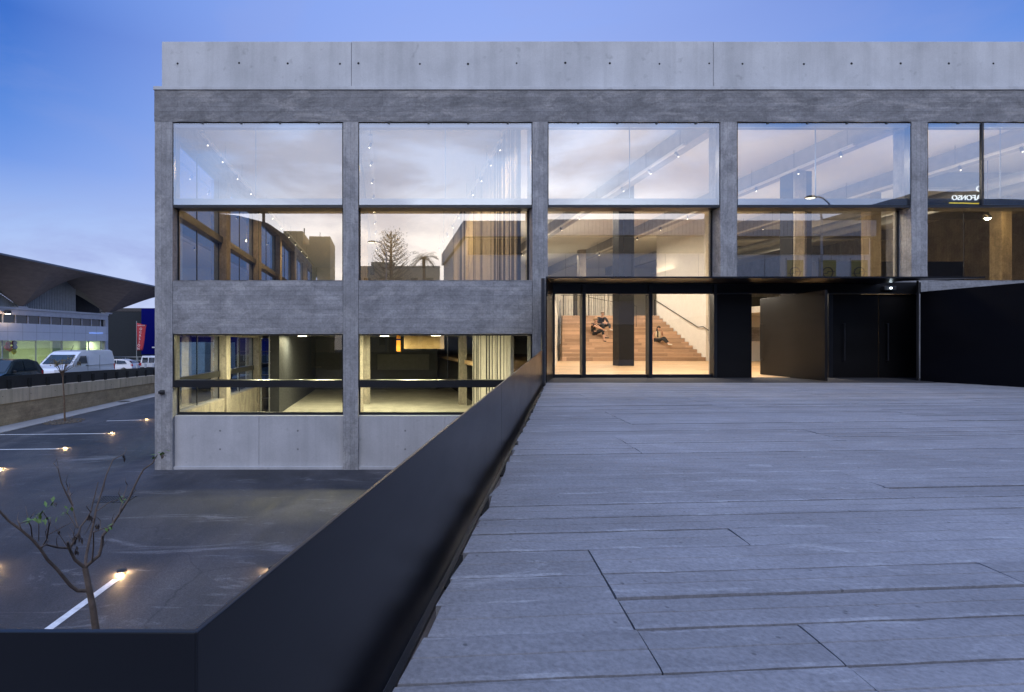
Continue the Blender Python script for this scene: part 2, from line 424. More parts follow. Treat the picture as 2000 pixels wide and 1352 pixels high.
# parking lines and ground lamps
GL = [((-12.9,17.3),'leftmost'),((-12.9,20.8),''),((-12.9,24.3),''),((-13.2,28.6),''),((-7.46,9.7),''),((-4.82,9.45),''),((-2.06,9.6),'')]
pl = MB()
for (x, y) in ((-12.9,17.3),(-12.9,20.8),(-12.9,24.3)):
    pl.slab((x-.2,y-.06),(-17.9,y-.35),.11,GZ+.002,GZ+.005)
pl.slab((-13.45,28.55),(-15.2,28.2),.11,GZ+.002,GZ+.005)
for (x, y) in ((-7.26,9.7),(-4.82,9.45),(-2.19,9.6)):
    pl.slab((x-.06,y-.2),(x-.55,4.6),.13,GZ+.002,GZ+.005)
tag(pl.build('road_markings', M['line']), kind='structure')
GLAB = ['low ground lamp in the parking row nearest the left edge, cut by the picture edge',
        'low ground lamp at the end of the lower long white line by the left edge',
        'low ground lamp at the end of the upper long white line, beside the footpath sapling',
        'farthest low ground lamp, close to the corner pilaster of the concrete building',
        'low ground lamp left of the bare tree, only its warm glow in the frame',
        'large near ground lamp with a white line running past the bare tree trunk',
        'ground lamp half hidden behind the sloping black parapet']
lamp0 = None
for i, ((x, y), _) in enumerate(GL):
    if lamp0 is None:
        t = lamp0 = thing('ground_lamp', GLAB[i], 'ground lamp', (x,y,GZ), 0, 'low ground lamps on the asphalt')
        m = MB(); m.lathe((x,y,GZ),[(.075,.0),(.075,.008),(.05,.014),(.02,.014)],20); m.build('base', M['black'], t, smooth=False)
        m = MB(); m.lathe((x,y,GZ),[(.02,.058),(.085,.058),(.095,.064),(.085,.076),(.05,.086),(.01,.088)],20); m.build('cap', M['black'], t, smooth=True)
        m = MB(); m.lathe((x,y,GZ),[(.03,.015),(.03,.0575)],14); m.build('lens', M['ground_glow'], t, smooth=True)
        for a in range(3):
            an = a*2.094+.5; m = MB(); m.slab((x+.032*math.cos(an),y+.032*math.sin(an)),(x+.08*math.cos(an),y+.08*math.sin(an)),.008,GZ+.012,GZ+.059); m.build('fin', M['black'], t)
    else: dup(lamp0, (x,y,GZ), i*.4, GLAB[i])
    ld = bpy.data.lights.new('ground_lamp_light','POINT'); ld.energy = 11; ld.color = (1,.62,.28); ld.shadow_soft_size = .012
    for an in (.9, 3.3, 5.2):
        lo = bpy.data.objects.new('ground_lamp_light', ld); COL.objects.link(lo); lo.location = (x+.06*math.cos(an),y+.06*math.sin(an),GZ+.04)

# drain grate and manhole
t = thing('drain_grate','slotted iron drain grate in the asphalt behind the bare tree','drain', (-7.3,14,GZ))
m = MB()
for i in range(12): m.box(-7.75+i*.075,-7.72+i*.075,13.75,14.25,GZ+.002,GZ+.012)
for yy in (13.72,14.25): m.box(-7.8,-6.85,yy,yy+.03,GZ+.002,GZ+.014)
m.build('grate_bars', M['rail'], t); m = MB(); m.box(-7.8,-6.85,13.75,14.25,GZ+.0005,GZ+.0018); m.build('drain_pit', M['dark'], t)
m = MB(); m.lathe((-18.8,37.2,GZ+.035),[(.42,.002),(.42,.012),(.36,.014),(.02,.014)],24)
tag(m.build('manhole_cover', M['rail']),'round iron manhole cover in the footpath below the retaining wall','manhole cover')

# retaining wall, barrier
def wt(y): return -1.17-.0195*(y-26)
t = thing('retaining_wall','long two-tier concrete retaining wall below the street','wall',(-19.5,26,GZ))
m = MB(); m.hexa([(-19.93,4,GZ-.1),(-19.5,4,GZ-.1),(-19.5,75,GZ-.1),(-19.93,75,GZ-.1),(-19.93,4,-1.6),(-19.5,4,-1.6),(-19.5,75,-2.62),(-19.93,75,-2.62)])
m.build('lower_wall', M['wallold'], t)
for i, (a, b) in enumerate(((4,20),(20.02,28.2),(28.22,38),(38.02,48),(48.02,75))):
    m = MB(); m.hexa([(-19.9,a,-1.59-.0144*(a-4)+.002),(-19.46,a,-1.59-.0144*(a-4)+.002),(-19.46,b,-1.59-.0144*(b-4)+.002),(-19.9,b,-1.59-.0144*(b-4)+.002),(-19.9,a,wt(a)),(-19.46,a,wt(a)),(-19.46,b,wt(b)),(-19.9,b,wt(b))])
    m.build('upper_wall', M['wallnew'], t, bevel=.015)
for i in range(14):
    m = MB(); y = 22+i*2.1; m.tube([(-19.47,y,wt(y)-.35),(-19.452,y,wt(y)-.35)],.022,8); m.build('tie_hole', M['hole'], t)
t = thing('road_barrier','black steel road barrier with posts on top of the retaining wall','barrier',(-19.66,26,wt(26)))
m = MB(); m.hexa([(-19.66,4,wt(4)+.03),(-19.6,4,wt(4)+.03),(-19.6,75,wt(75)+.03),(-19.66,75,wt(75)+.03),(-19.66,4,wt(4)+.71),(-19.6,4,wt(4)+.71),(-19.6,75,wt(75)+.66),(-19.66,75,wt(75)+.66)])
m.build('panel', M['fence'], t)
for i in range(24):
    y = 22.05+i*1.55; m = MB(); m.box(-19.6,-19.56,y,y+.28,wt(y)+.0,wt(y)+.5); m.build('post', M['dark'], t)

# ------------------------------------------------------------------ the concrete building
B = thing('concrete_building','large raw concrete hall with rows of big glazed bays','building',(0,D,GZ))
# roof parapet panels
PJ = [fx(314), fx(686), fx(1396), XR]
for i in range(3):
    m = MB(); m.box(PJ[i]+.006, PJ[i+1]-.006, D+.07, D+.4, Z_LEDGE1-.002, Z_TOP+(.008 if i == 1 else 0)); m.build('roof_parapet', M['new'], B, bevel=.012)
for j in (1, 2):
    m = MB(); m.box(PJ[j]-.02, PJ[j]+.02, D+.09, D+.38, Z_LEDGE1, Z_TOP-.02); m.build('panel_joint', M['hole'], B)
for px in (347,467,562,664,700,820,914,1009,1104,1191,1288,1385,1450,1570,1663,1759,1853,1940):
    x = fx(px)*(1+.07/D); zz = fz(122)+random.uniform(-.02,.02)
    m = MB(); m.tube([(x,D+.075,zz),(x,D+.066,zz)], random.uniform(.03,.042), 10); m.build('tie_hole', M['hole'], B)
m = MB(); m.box(PJ[0], PJ[0]+.33, D+.41, 58, Z_LEDGE1-.002, Z_TOP); m.build('roof_parapet', M['new'], B)
m = MB(); m.box(XL-.02, XR, D-.03, D+.5, Z_LEDGE0, Z_LEDGE1); m.build('cornice', M['new'], B, bevel=.012)
# top beam with a rough face
def rough_face_box(x0, x1, y0, y1, z0, z1, amp=.008, nx=None, nz=8, seed=1):
    rnd = random.Random(seed); mb = MB(); nx = nx or max(4, int((x1-x0)/.22))
    rows = []
    for j in range(nz+1):
        row = []
        for i in range(nx+1):
            e = (j in (0, nz)) ; q = (i in (0, nx))
            row.append((x0+(x1-x0)*i/nx+(rnd.uniform(0,amp)*(1 if i == 0 else -1) if q else 0), y0+rnd.uniform(0, amp), z0+(z1-z0)*j/nz+(rnd.uniform(-amp, amp) if e else 0)))
        rows.append(row)
    mb.grid(rows)
    top = rows[-1]; bot = rows[0]
    mb.grid([top, [(p[0], y1, z1) for p in top]]); mb.grid([[(p[0], y1, z0) for p in bot], bot])
    l = [r[0] for r in rows]; rr = [r[-1] for r in rows]
    mb.grid([l, [(x0, y1, p[2]) for p in l]]); mb.grid([[(x1, y1, p[2]) for p in rr], rr])
    mb.face([(x0,y1,z0),(x0,y1,z1),(x1,y1,z1),(x1,y1,z0)])
    return mb
rough_face_box(XL, XR, D-.004, D+.55, Z_BEAM, Z_LEDGE0-.003, .012, nz=12).build('top_beam', M['old'], B)
for i, (a, b) in enumerate(PIL):
    rough_face_box(fx(a), fx(b), D, D+.62, GZ-.05, Z_BEAM-.002, .008, 4, 60, 5+i).build('pilaster', M['oldv'], B)
# spandrels
for i, (a, b) in enumerate(BAYS):
    if i in (2, 3):
        m = MB(); m.box(a+.004, b-.004, D+.006, YR+.35, 3.0, Z_SP1-.01); m.build('spandrel', M['span'], B); continue
    rough_face_box(a+.003, b-.003, D+.005, YR+.35, Z_SP0, Z_SP1, .009, nz=12, seed=20+i).build('spandrel', M['span'], B)
# window bays
PRND = random.Random(21)
def pane(mb, x0, x1, y, z0, z1, t=.012):
    """thin sheet, its outside face coated"""
    j0, j1, j2 = (PRND.uniform(0,.007) for _ in range(3))
    mb.face([(x0,y-j0,z0),(x1,y-j1,z0),(x1,y-j1-j2+j0,z1),(x0,y-j2,z1)], 0)
    mb.face([(x1,y+t,z0),(x0,y+t,z0),(x0,y+t,z1),(x1,y+t,z1)], 2)
    mb.face([(x0,y,z0),(x0,y+t,z0),(x1,y+t,z0),(x1,y,z0)], 1); mb.face([(x0,y,z1),(x1,y,z1),(x1,y+t,z1),(x0,y+t,z1)], 1)
    mb.face([(x0,y,z0),(x0,y,z1),(x0,y+t,z1),(x0,y+t,z0)], 1); mb.face([(x1,y,z0),(x1,y+t,z0),(x1,y+t,z1),(x1,y,z1)], 1)
G = lambda k: [M[k], M['g_edge'], M['g_gone']]
SEAM = [499,870,1231,1595,1913,2350,2720]
for i, (a, b) in enumerate(BAYS):
    # flush upper window
    f = MB(); x0, x1 = a+.03, b-.03
    f.box(a+.002, x0, D+.02, D+.2, Z_UP0, Z_UP1); f.box(x1, b-.002, D+.02, D+.2, Z_UP0, Z_UP1)
    f.box(a+.002, b-.002, D+.06, YR+.1, Z_UP1, Z_BEAM-.004)
    f.box(a+.002, b-.002, D+.03, YR+.1, Z_UP0-.09, Z_UP0-.002)
    w = f.build('upper_window', M['frame'], B)
    m = MB()
    if i != 4: pane(m, x0, x1, D+.015, Z_UP0, Z_UP1)
    else: pane(m, x0, fx(1916), D+.015, Z_UP0, Z_UP1)
    m.build('pane', G('g_up'), w)
    if i == 4:
        m = MB(); xa = fx(1920); c, s_ = math.cos(R(1.6)), math.sin(R(1.6)); L = x1-xa
        m.face([(xa,D-.03,Z_UP0),(xa+L*c,D-.03+L*s_,Z_UP0),(xa+L*c,D-.03+L*s_,Z_UP1),(xa,D-.03,Z_UP1)]); m.face([(xa,D-.02,Z_UP0),(xa,D-.02,Z_UP1),(xa+L*c,D-.02+L*s_,Z_UP1),(xa+L*c,D-.02+L*s_,Z_UP0)],2)
        m.build('pane', G('g_up'), w)
        m = MB(); m.box(fx(1916.2),fx(1919.4),D-.03,D+.05,Z_UP0,Z_UP1); m.build('seam', M['frame'], w)
        m = MB(); m.box(fx(1975)-.01,fx(1975)+.01,D+.3,D+.32,Z_UP0+.22,Z_UP1); m.build('seam', M['alu'], w)
    else:
        m = MB(); m.box(fx(SEAM[i])-.009,fx(SEAM[i])+.009,D+.032,D+.07,Z_UP0+.25,Z_UP1-.02); m.build('seam', M['alu'], w)
    m = MB(); m.box(x0+.004, x1-.004, D+.1, D+.2, Z_UP0+.004, Z_UP0+.235); m.build('bottom_rail', M['alu'], w)
    m = MB(); m.box(x0+.004, x1-.004, D+.1, D+.16, Z_UP1-.09, Z_UP1-.004); m.build('top_rail', M['alu'], w)
    for q in range(4):
        xb = x0+(x1-x0)*(q+.75)/4.35; m = MB(); m.box(xb-.035,xb+.035,D-.012,D+.06,Z_UP1-.03,Z_UP1+.035); m.build('bracket', M['frame'], w, bevel=.006)
    # recessed lower window
    z0, z1 = Z_SP1+.06, Z_UP0-.1
    f = MB(); f.box(a+.002, b-.002, YR-.03, YR+.06, Z_SP1+.001, z0); f.box(a+.002, a+.06, YR-.02, YR+.06, z0, z1); f.box(b-.06, b-.002, YR-.02, YR+.06, z0, z1)
    w = f.build('lower_window', M['frame'], B)
    m = MB(); pane(m, a+.06, b-.06, YR, z0, z1); m.build('pane', G('g_low'), w)
    m = MB(); xm = fx(SEAM[i]); m.box(xm-.008,xm+.008,YR+.015,YR+.04,z0,z1); m.build('seam', M['frame'], w)
    if i > 3:
        m = MB(); m.box(a+.003,b-.003,D+.1,D+.5,GZ-.05,Z_SP0-.012); m.build('base_wall', M['base'], B)
    if i > 1: continue
    # ground floor windows
    zt0, zt1 = fz(757), fz(743); zs = -1.17
    f = MB(); f.box(a+.002, b-.002, D+.03, YR, zt0, zt1); f.box(a+.002,a+.045,D+.03,D+.12,zt1,Z_SP0-.06); f.box(b-.045,b-.002,D+.03,D+.12,zt1,Z_SP0-.06)
    f.box(a+.002,b-.002,D+.03,D+.2,Z_SP0-.06,Z_SP0-.012); f.box(a+.002,b-.002,YR-.03,YR+.06,zs-.09,zs)
    f.box(a+.002,a+.05,YR-.02,YR+.05,zs,zt0); f.box(b-.05,b-.002,YR-.02,YR+.05,zs,zt0)
    w = f.build('ground_window', M['frame'], B)
    m = MB(); pane(m, a+.045, b-.045, D+.05, zt1, Z_SP0-.06); pane(m, a+.05, b-.05, YR, zs, zt0); m.build('pane', G('g_gnd'), w)
    m = MB(); xm = fx((509,875)[i])-.6+.6; m.box(xm-.01,xm+.01,D+.065,D+.1,zt1,Z_SP0-.06); m.build('mullion', M['frame'], w)
    m = MB(); xm = (a+b)/2; m.box(a+.003,xm-.006,D+.16,YR+.3,GZ-.05,zs-.092); m.box(xm+.006,b-.003,D+.16,YR+.3,GZ-.05,zs-.092); m.box(xm-.006,xm+.006,D+.18,YR+.2,GZ,zs-.1)
    m.box(a+.003,b-.003,D+.05,D+.158,GZ-.05,GZ+.09)
    bw = m.build('base_wall', M['base'], B, bevel=.01)
    for qx, qz in ((.27,.33),(.27,.68),(.73,.33),(.73,.68)): 
        xx = a+(b-a)*qx; zz = GZ+.09+(zs-GZ)*(1-qz)*.95; m = MB(); m.tube([(xx,D+.165,zz),(xx,D+.157,zz)],.035,10); m.build('tie_hole', M['plug'], bw)
# side facade: pilasters, beams, windows
YS = [D+.62+i*6.1-.62 for i in range(7)]
for i, y in enumerate(YS):
    if i == 0: continue
    rough_face_box(XL, XL+.58, y, y+.6, GZ-.05, Z_BEAM, .008, 4, 20, 50+i).build('side_pilaster', M['incol'], B)
m = MB(); m.box(XL, XL+.5, D+.56, 58, Z_BEAM, Z_LEDGE0-.003); m.build('side_beam', M['old'], B)
for i in range(6):
    y0 = YS[i]+(.62 if i == 0 else .6)+.003; y1 = YS[i+1]-.003
    m = MB(); m.box(XL+.005,XL+.5,y0,y1,Z_SP0,Z_SP1); m.build('side_spandrel', M['incol'], B)
    m = MB(); m.box(XL+.1,XL+.48,y0,y1,GZ-.05,-1.3); m.build('side_base_wall', M['incol'], B)
    f = MB()
    f.box(XL+.06,XL+.42,y0,y1,Z_UP0-.12,Z_UP0+.18)
    f.box(XL+.06,XL+.3,y0,y1,-.3,-.05)
    ym = (y0+y1)/2
    for (z0, z1) in ((Z_SP1,Z_UP0-.12),(Z_UP0+.18,Z_BEAM),(-1.3,-.3),(-.05,Z_SP0)):
        f.box(XL+.2,XL+.24,ym-.02,ym+.02,z0,z1); f.box(XL+.2,XL+.25,y0,y0+.04,z0,z1); f.box(XL+.2,XL+.25,y1-.04,y1,z0,z1)
    w = f.build('side_window', M['incol'] if False else M['frame'], B)
    m = MB()
    for (z0, z1) in ((Z_SP1,Z_UP0-.12),(Z_UP0+.18,Z_BEAM),(-1.3,-.3),(-.05,Z_SP0)):
        m.face([(XL+.22,y1,z0),(XL+.22,y0,z0),(XL+.22,y0,z1),(XL+.22,y1,z1)])
    m.build('pane', M['g_side'], w)
# floors, ceiling, roof
YB = 56.0
m = MB(); m.box(XL+.5, XR-.3, D+.56, YB, 9.45, Z_LEDGE0-.01); m.build('ceiling', M['ceil'], B)
m = MB(); m.box(PJ[0]+.35, XR, D+.42, 58, Z_LEDGE1-.1, Z_LEDGE1+.1); m.build('roof', M['slab'], B)
def hx(y): return 5.72+.352*(y-17.35)              # skewed side wall of the entrance hall
m = MB(); m.prism([(XL+.5,YR+.36),(hx(YR+.36)-.1,YR+.36),(hx(39.2)-.1,39.2),(hx(39.2)-.1,YB),(XL+.5,YB)],1.78,SLAB); m.build('upper_floor', M['floor'], B)
m = MB(); m.box(hx(39.2)-.098,XR-.3,39.22,YB,2.9,SLAB); m.box(21.1,XR-.3,YR+.36,39.2,2.95,SLAB); m.build('upper_floor', M['floor'], B)
m = MB(); m.box(XL+.1,6.5,D+.46,YB,GZ-.15,GZ+.04); m.build('ground_floor', M['floor'], B)
m = MB(); m.box(5.6,XR-.3,17.26,YB,-.2,.06); m.build('hall_floor', M['wood'], B)
for gx in (-1.16,11.64,18.05,24.5,31):
    m = MB(); m.box(gx-.22,gx+.22,D+.57,YB,8.68,9.448); m.build('ceiling_beam', M['beam'], B, bevel=.01)
m = MB(); m.box(XL+.5,XR,YB,YB+.3,GZ,9.9); m.build('back_wall', M['white'], B)
m = MB(); m.box(XR-.3,XR,D+.63,YB,GZ,9.9); m.build('end_wall', M['incol'], B)
m = MB(); m.slab((hx(17.4),17.42),(hx(39.2),39.2),.1,.06,SLAB-.002); m.build('hall_side_wall', M['white'], B)
m = MB(); m.box(20.95,21.1,33.2,39.2,.06,9.44); m.box(21.1,XR-.3,33.2,33.35,.06,2.95); m.build('hall_side_wall', M['white'], B)
m = MB(); m.box(21.1,30,33.14,33.2,1.35,2.25); m.build('concrete_band', M['span'], B)
m = MB(); m.box(XL+.9,-6.2,30.6,YB,GZ+.04,1.78); m.box(-6.2,5,47,47.3,GZ+.04,1.78); m.build('dark_partition', M['darkwall'], B)
for yy in (24.9,31.1,37.3,43.5):
    m = MB(); m.box(24.8,XR-.31,yy-.2,yy+.2,8.75,9.447); m.build('ceiling_beam', M['beam'], B, bevel=.01)
for xx, zz in ((26.4,8.1),(28.9,8.25)):
    m = MB(); m.tube([(xx,19,zz),(xx,50,zz)],.22,14); m.build('air_duct', M['galv'], B, smooth=True)
m = MB(); m.box(27.5,36.9,32.5,32.8,SLAB,6.4); m.box(33.5,36.9,26,26.2,SLAB,7.2); m.build('dark_partition', M['darkwall'], B)
m = MB(); m.box(26,33,44,44.3,SLAB,5.2); m.build('dark_partition', M['darkwall'], B)
# inner columns
for (x, y, z0, z1) in ((-1.16,36,GZ,1.78),(5.5,35.4,GZ,1.78),(5.6,23.6,GZ,1.78),(-1.16,23.6,GZ,1.78),(-1.16,30,SLAB,8.68),(24.5,25.7,SLAB,8.68),(18.05,22.4,SLAB,8.68),(15.9,41,SLAB,8.68),(31,25.7,SLAB,8.68),(24.5,38,SLAB,8.68)):
    m = MB(); m.box(x-.26,x+.26,y-.26,y+.26,z0,z1-.002); m.build('inner_column', M['incol'], B, bevel=.015)
m = MB(); m.box(11.98,12.76,26,26.7,.06,9.44); m.build('inner_column', M['column'], B, bevel=.01)
m = MB(); m.box(17.75,18.6,22.2,22.9,.06,SLAB+5.38); m.build('inner_column', M['column'], B, bevel=.01)
# bulkhead and plinth on the lower floor
m = MB(); m.box(1.4,4.0,33.5,34,.85,1.775); m.build('bulkhead', M['ochre2'], B)
m = MB(); m.box(-.5,4.2,46.6,46.95,-1.2,.2); m.build('wall_panel', M['beamw2'], B)

# wall lamp on the corner pilaster
t = thing('wall_lamp','small square black lamp on the corner pilaster of the concrete building','wall lamp',(fx(317),D,fz(766)))
x, z = fx(317), fz(766)
m = MB(); m.box(x-.08,x+.08,D-.03,D+.01,z-.07,z+.07); m.build('back_plate', M['black'], t, bevel=.01)
m = MB(); m.box(x-.1,x+.1,D-.11,D-.031,z-.05,z+.05); m.build('housing', M['black'], t, bevel=.02)
m = MB(); m.box(x-.07,x+.07,D-.118,D-.111,z-.03,z+.03); m.build('lens', M['rail'], t)

# ------------------------------------------------------------------ entrance portal
P = thing('entrance_portal','black steel entrance portal with canopy, glass front and doors','entrance',(10.5,15.6,0))
YG = 17.3
def gx_(p): return (p-748)*YG/1000.0
m = MB(); m.prism([(4.96,15.6),(18.35,15.6),(16.6,16.35),(16.6,17.225),(5.7,17.225)],3.19,3.24); cn = m.build('canopy', M['steel'], P, bevel=.004)
m = MB(); m.slab((5.0,15.62),(5.72,17.2),.04,.0,3.188); m.build('side_panel', M['steel'], P)
m = MB(); m.slab((16.95,16.2),(18.02,17.2),.05,.0,3.188); m.build('side_panel', M['dsteel'], P)
m = MB(); m.box(5.75,18.1,17.231,17.34,2.9,3.26); m.build('transom', M['dsteel'], P)
m = MB(); m.box(5.75,gx_(1395),17.16,17.229,2.86,2.897); m.build('transom_rail', M['frame'], P)
for a, b in ((1076,1081),(1134,1141),(1263,1270),(1389,1395)):
    m = MB(); m.box(gx_(a),gx_(b),17.15,17.38,.03,2.857 if a != 1076 else 3.18); m.build('mullion', M['frame'], P, bevel=.004)
for a, b in ((1134,1141),(1263,1270),(1389,1395)):
    m = MB(); m.box(gx_(a),gx_(b),17.15,17.228,2.9,3.188); m.build('mullion', M['frame'], P, bevel=.004)
for a, b in ((1081,1134),(1141,1263),(1270,1389)):
    m = MB(); pane(m, gx_(a)+.001, gx_(b)-.001, YG, .16, 2.857); m.build('glass_pane', G('g_ent'), P)
    m = MB(); m.box(gx_(a)+.001,gx_(b)-.001,17.24,17.36,.035,.158); m.build('bottom_rail', M['frame'], P)
    m = MB(); m.box(gx_(a)+.001,gx_(b)-.001,17.2,17.23,2.9,3.187); m.build('transom_pane', M['steel'], P)
m = MB(); m.box(gx_(1396),gx_(1464),17.2,17.3,.03,2.86); m.build('fixed_panel', M['dsteel'], P, bevel=.004)
m = MB(); m.box(gx_(1396),18.02,17.14,17.23,2.863,2.9); m.build('door_head', M['frame'], P)
# open pivot door
a = Vector((13.60,15.66)); b = Vector((14.0,18.9))
m = MB(); m.slab(a, b, .075, .05, 2.84); dr = m.build('open_door', M['dsteel'], P, bevel=.004); dr['label'] = 'pivot door standing open'
def pull(mb, p, out, z0, z1):
    q = Vector(p); o = Vector(out)
    e = q+o
    mb.tube([(q.x,q.y,z0),(e.x,e.y,z0),(e.x,e.y,z1),(q.x,q.y,z1)],.016,8)
d = (b-a).normalized(); nrm = Vector((-d.y, d.x))
for sd in (0,):
    hp = a+d*(3.1)+nrm*.075
    m = MB(); m.tube([(hp.x,hp.y,.62),(hp.x-.09,hp.y-.01,.62),(hp.x-.09,hp.y-.01,1.9),(hp.x,hp.y,1.9)],.018,8)
    m.build('handle', M['black'], dr)
for (pa, pb, hpx) in ((1622,1711,1641),(1712.5,1790,1725)):
    m = MB(); m.box(gx_(pa)+.004,gx_(pb)-.004,17.22,17.29,.05,2.855); dd = m.build('door', M['dsteel'], P, bevel=.003)
    x = gx_(hpx); m = MB(); m.tube([(x,17.22,.62),(x,17.13,.62),(x,17.13,1.88),(x,17.22,1.88)],.018,8); m.build('handle', M['rail'], dd)
m = MB(); m.box(gx_(1612)+.02,gx_(1622),17.2,17.34,.03,2.86); m.build('jamb', M['frame'], P)
m = MB(); m.hexa([(5.0,15.6,-.02),(16.85,15.6,-.02),(18.0,17.25,-.02),(5.72,17.25,-.02),(5.0,15.6,.008),(16.85,15.6,.008),(18.0,17.25,.05),(5.72,17.25,.05)])
m.build('entrance_mat', M['mat'], P)
t = thing('emergency_light','small emergency light glowing under the canopy above the closed black doors','emergency light',(17.0,17.1,3.04))
x = gx_(1728); m = MB(); m.box(x-.2,x+.2,17.1,17.225,2.98,3.12); m.build('housing', M['black'], t, bevel=.01)
m = MB(); m.lathe((x,17.09,3.05),[(.0,-.03),(.03,-.02),(.035,0),(.03,.02),(.0,.03)],12); m.build('lens', M['led'], t, smooth=True)

# ------------------------------------------------------------------ hall: steps, rails, screens
NS = 13; RI, TR, YS0 = .25, .46, 33.2
t = thing('seating_steps','wide oak amphitheatre steps where three people sit','steps',(16,YS0,.06))
m = MB()
for i in range(NS):
    y0 = YS0+i*TR; xl = hx(y0)+.32
    m.box(xl, 20.93-.002*i, y0, y0+TR+(.0 if i < NS-1 else .3)-.002, .06 if i == 0 else .06+(i-1)*RI, .06+(i+1)*RI)
m.build('steps', M['stair'], t, bevel=.006)
t = thing('step_balustrade','black balustrade along the left edge of the oak steps','balustrade',(hx(33)+.1,33,.06))
m = MB(); m.slab((hx(32.9)+.13,32.9),(hx(39.2)+.13,39.2),.05,.06,1.1,3.4,4.5); m.build('panel', M['darkwall'], t)
m = MB(); m.tube([(hx(32.9)+.2,32.9,1.15),(hx(39.2)+.2,39.2,4.55)],.03,8); m.build('handrail', M['black'], t)
t = thing('wall_handrail','thin black handrail on the white wall above the oak steps','handrail',(20.85,36,2))
m = MB(); m.tube([(20.85,39.3,SLAB),(20.85,39.3,4.55),(20.85,33.9,2.28),(20.85,33.35,2.3),(20.85,32.7,2.0)],.028,8); m.build('rail', M['black'], t)
m = MB()
for y in (38,36,34.3): m.tube([(20.95,y,2.28+(y-33.9)*.42-.05),(20.85,y,2.28+(y-33.9)*.42)],.015,6)
m.build('bracket', M['black'], t)
t = thing('centre_handrail','sloping black handrail behind the black column on the oak steps','handrail',(16.4,38,3))
m = MB(); m.tube([(14.6,39.1,SLAB),(14.6,39.1,4.95),(18.3,37.0,3.9)],.025,8); m.tube([(18.3,37.0,3.9),(18.3,37.0,2.4)],.02,8); m.build('rail', M['black'], t)
t = thing('landing_balustrade','black post and rail balustrade at the top of the oak steps','balustrade',(14,40,SLAB))
for x in (14.1,16.1): 
    m = MB(); m.box(x-.03,x+.03,40,40.06,SLAB,4.95); m.build('post', M['black'], t)
m = MB(); m.box(13.9,18,40.01,40.05,4.952,5.0); m.build('rail', M['black'], t)
def slat_screen(name, label, a, b, zlo, zhi, dark, thick, group=None, zlob=None):
    a = Vector(a); b = Vector(b); L = (b-a).length; d = (b-a)/L; n = Vector((-d.y, d.x))
    t = thing(name, label, 'screen', (a.x, a.y, zlo)); rnd = random.Random(len(label))
    mw, md = MB(), MB(); s = 0
    while s < L:
        w = rnd.choice((.05,.07,.1,.14,.18)); g_ = rnd.choice((.03,.05,.09)); q = a+d*s; e = a+d*min(L, s+w)
        z0 = zlo if zlob is None else zlo+(zlob-zlo)*s/L
        (md if rnd.random() < dark else mw).slab(q, e, thick, z0, zhi)
        s += w+g_
    mw.build('pale_slats', M['slatw'], t); md.build('dark_slats', M['slatd'], t)
    f = MB(); f.slab(a+n*.5*thick, b+n*.5*thick, .03, zhi-.06, zhi-.002); f.build('top_rail', M['slatd'], t)
    return t
slat_screen('slat_screen','tall screen of pale and dark slats on the upper floor, second bay',(4.9,18.2),(4.9,35),SLAB+.02,9.44,.3,.12)
slat_screen('slat_screen','slanting slat screen by the ramp on the ground floor, second bay',(4.75,18.6),(4.75,26.5),-.2,1.76,.3,.12,zlob=-2.2)
slat_screen('slat_screen','low pale slat screen standing at the top of the oak steps',(13.4,44),(21.5,44),SLAB+.02,6.7,.06,.1)
t = thing('shelf_rack','narrow steel shelf rack against the dark partition on the ground floor','rack',(-6.6,29.8,GZ))
m = MB()
for x in (-7.05,-6.58): m.box(x-.03,x+.03,29.6,29.66,GZ+.04,1.7)
m.build('uprights', M['galv'], t)
for i in range(7):
    m = MB(); m.box(-7.02,-6.61,29.6,30.1,-2.7+i*.68,-2.66+i*.68); m.build('shelf', M['rail'], t)
t = thing('hanging_banner','orange banner with a blue stripe hanging from the ground floor ceiling','banner',(1.0,35,1.0))
m = MB(); m.box(.92,1.2,35,35.02,.65,1.74); m.build('cloth', M['orange'], t); m = MB(); m.box(.92,1.2,34.994,34.999,1.42,1.52); m.build('stripe', M['blue'], t)

# tracks with spotlights
def track(label, x, z, y0, y1, n, tilt):
    t = thing('track_light', label, 'track light', (x,y0,z), 0, 'ceiling spotlight tracks')
    m = MB(); m.box(x-.06,x+.06,y0,y1,z,z+.08); m.build('rail', M['white'], t)
    m = MB()
    for i in range(int((y1-y0)/2.5)+1): m.tube([(x,y0+.3+i*2.5,z+.05),(x,y0+.3+i*2.5,9.44)],.008,6)
    m.build('hanger_rods', M['black'], t)
    for i in range(n):
        y = y0+.6+(y1-y0-1.2)*(i/(n-1))**1.15; dx = tilt
        p0 = Vector((x,y,z-.06)); dv = Vector((dx,-.55,-1)).normalized()
        m = MB(); m.tube([(x,y,z),(x,y,z-.06)],.012,6); m.tube([p0-dv*.02,p0+dv*.2],.05,10); h = m.build('spot_head', M['slatd'], t)
        m = MB(); m.tube([p0+dv*.2,p0+dv*.207],.028,10); m.build('lens', M['lens'], h)
track('white spotlight track over the left wall windows of the upper floor',-6.5,8.7,18.3,44,11,.4)
track('white spotlight track in the middle of the upper floor behind the second bay',-.45,8.62,18.3,40,9,-.3)
track('white spotlight track beside the tall slat screen',4.3,8.6,18.5,40,10,.3)
track('spotlight track under the beam above the black column',11.2,8.55,19,42,9,.3)
track('spotlight track above the right end of the oak steps',17.5,8.55,19,42,9,-.3)
track('spotlight track behind the rightmost glazed bay',23.8,8.55,18.5,42,9,-.3)
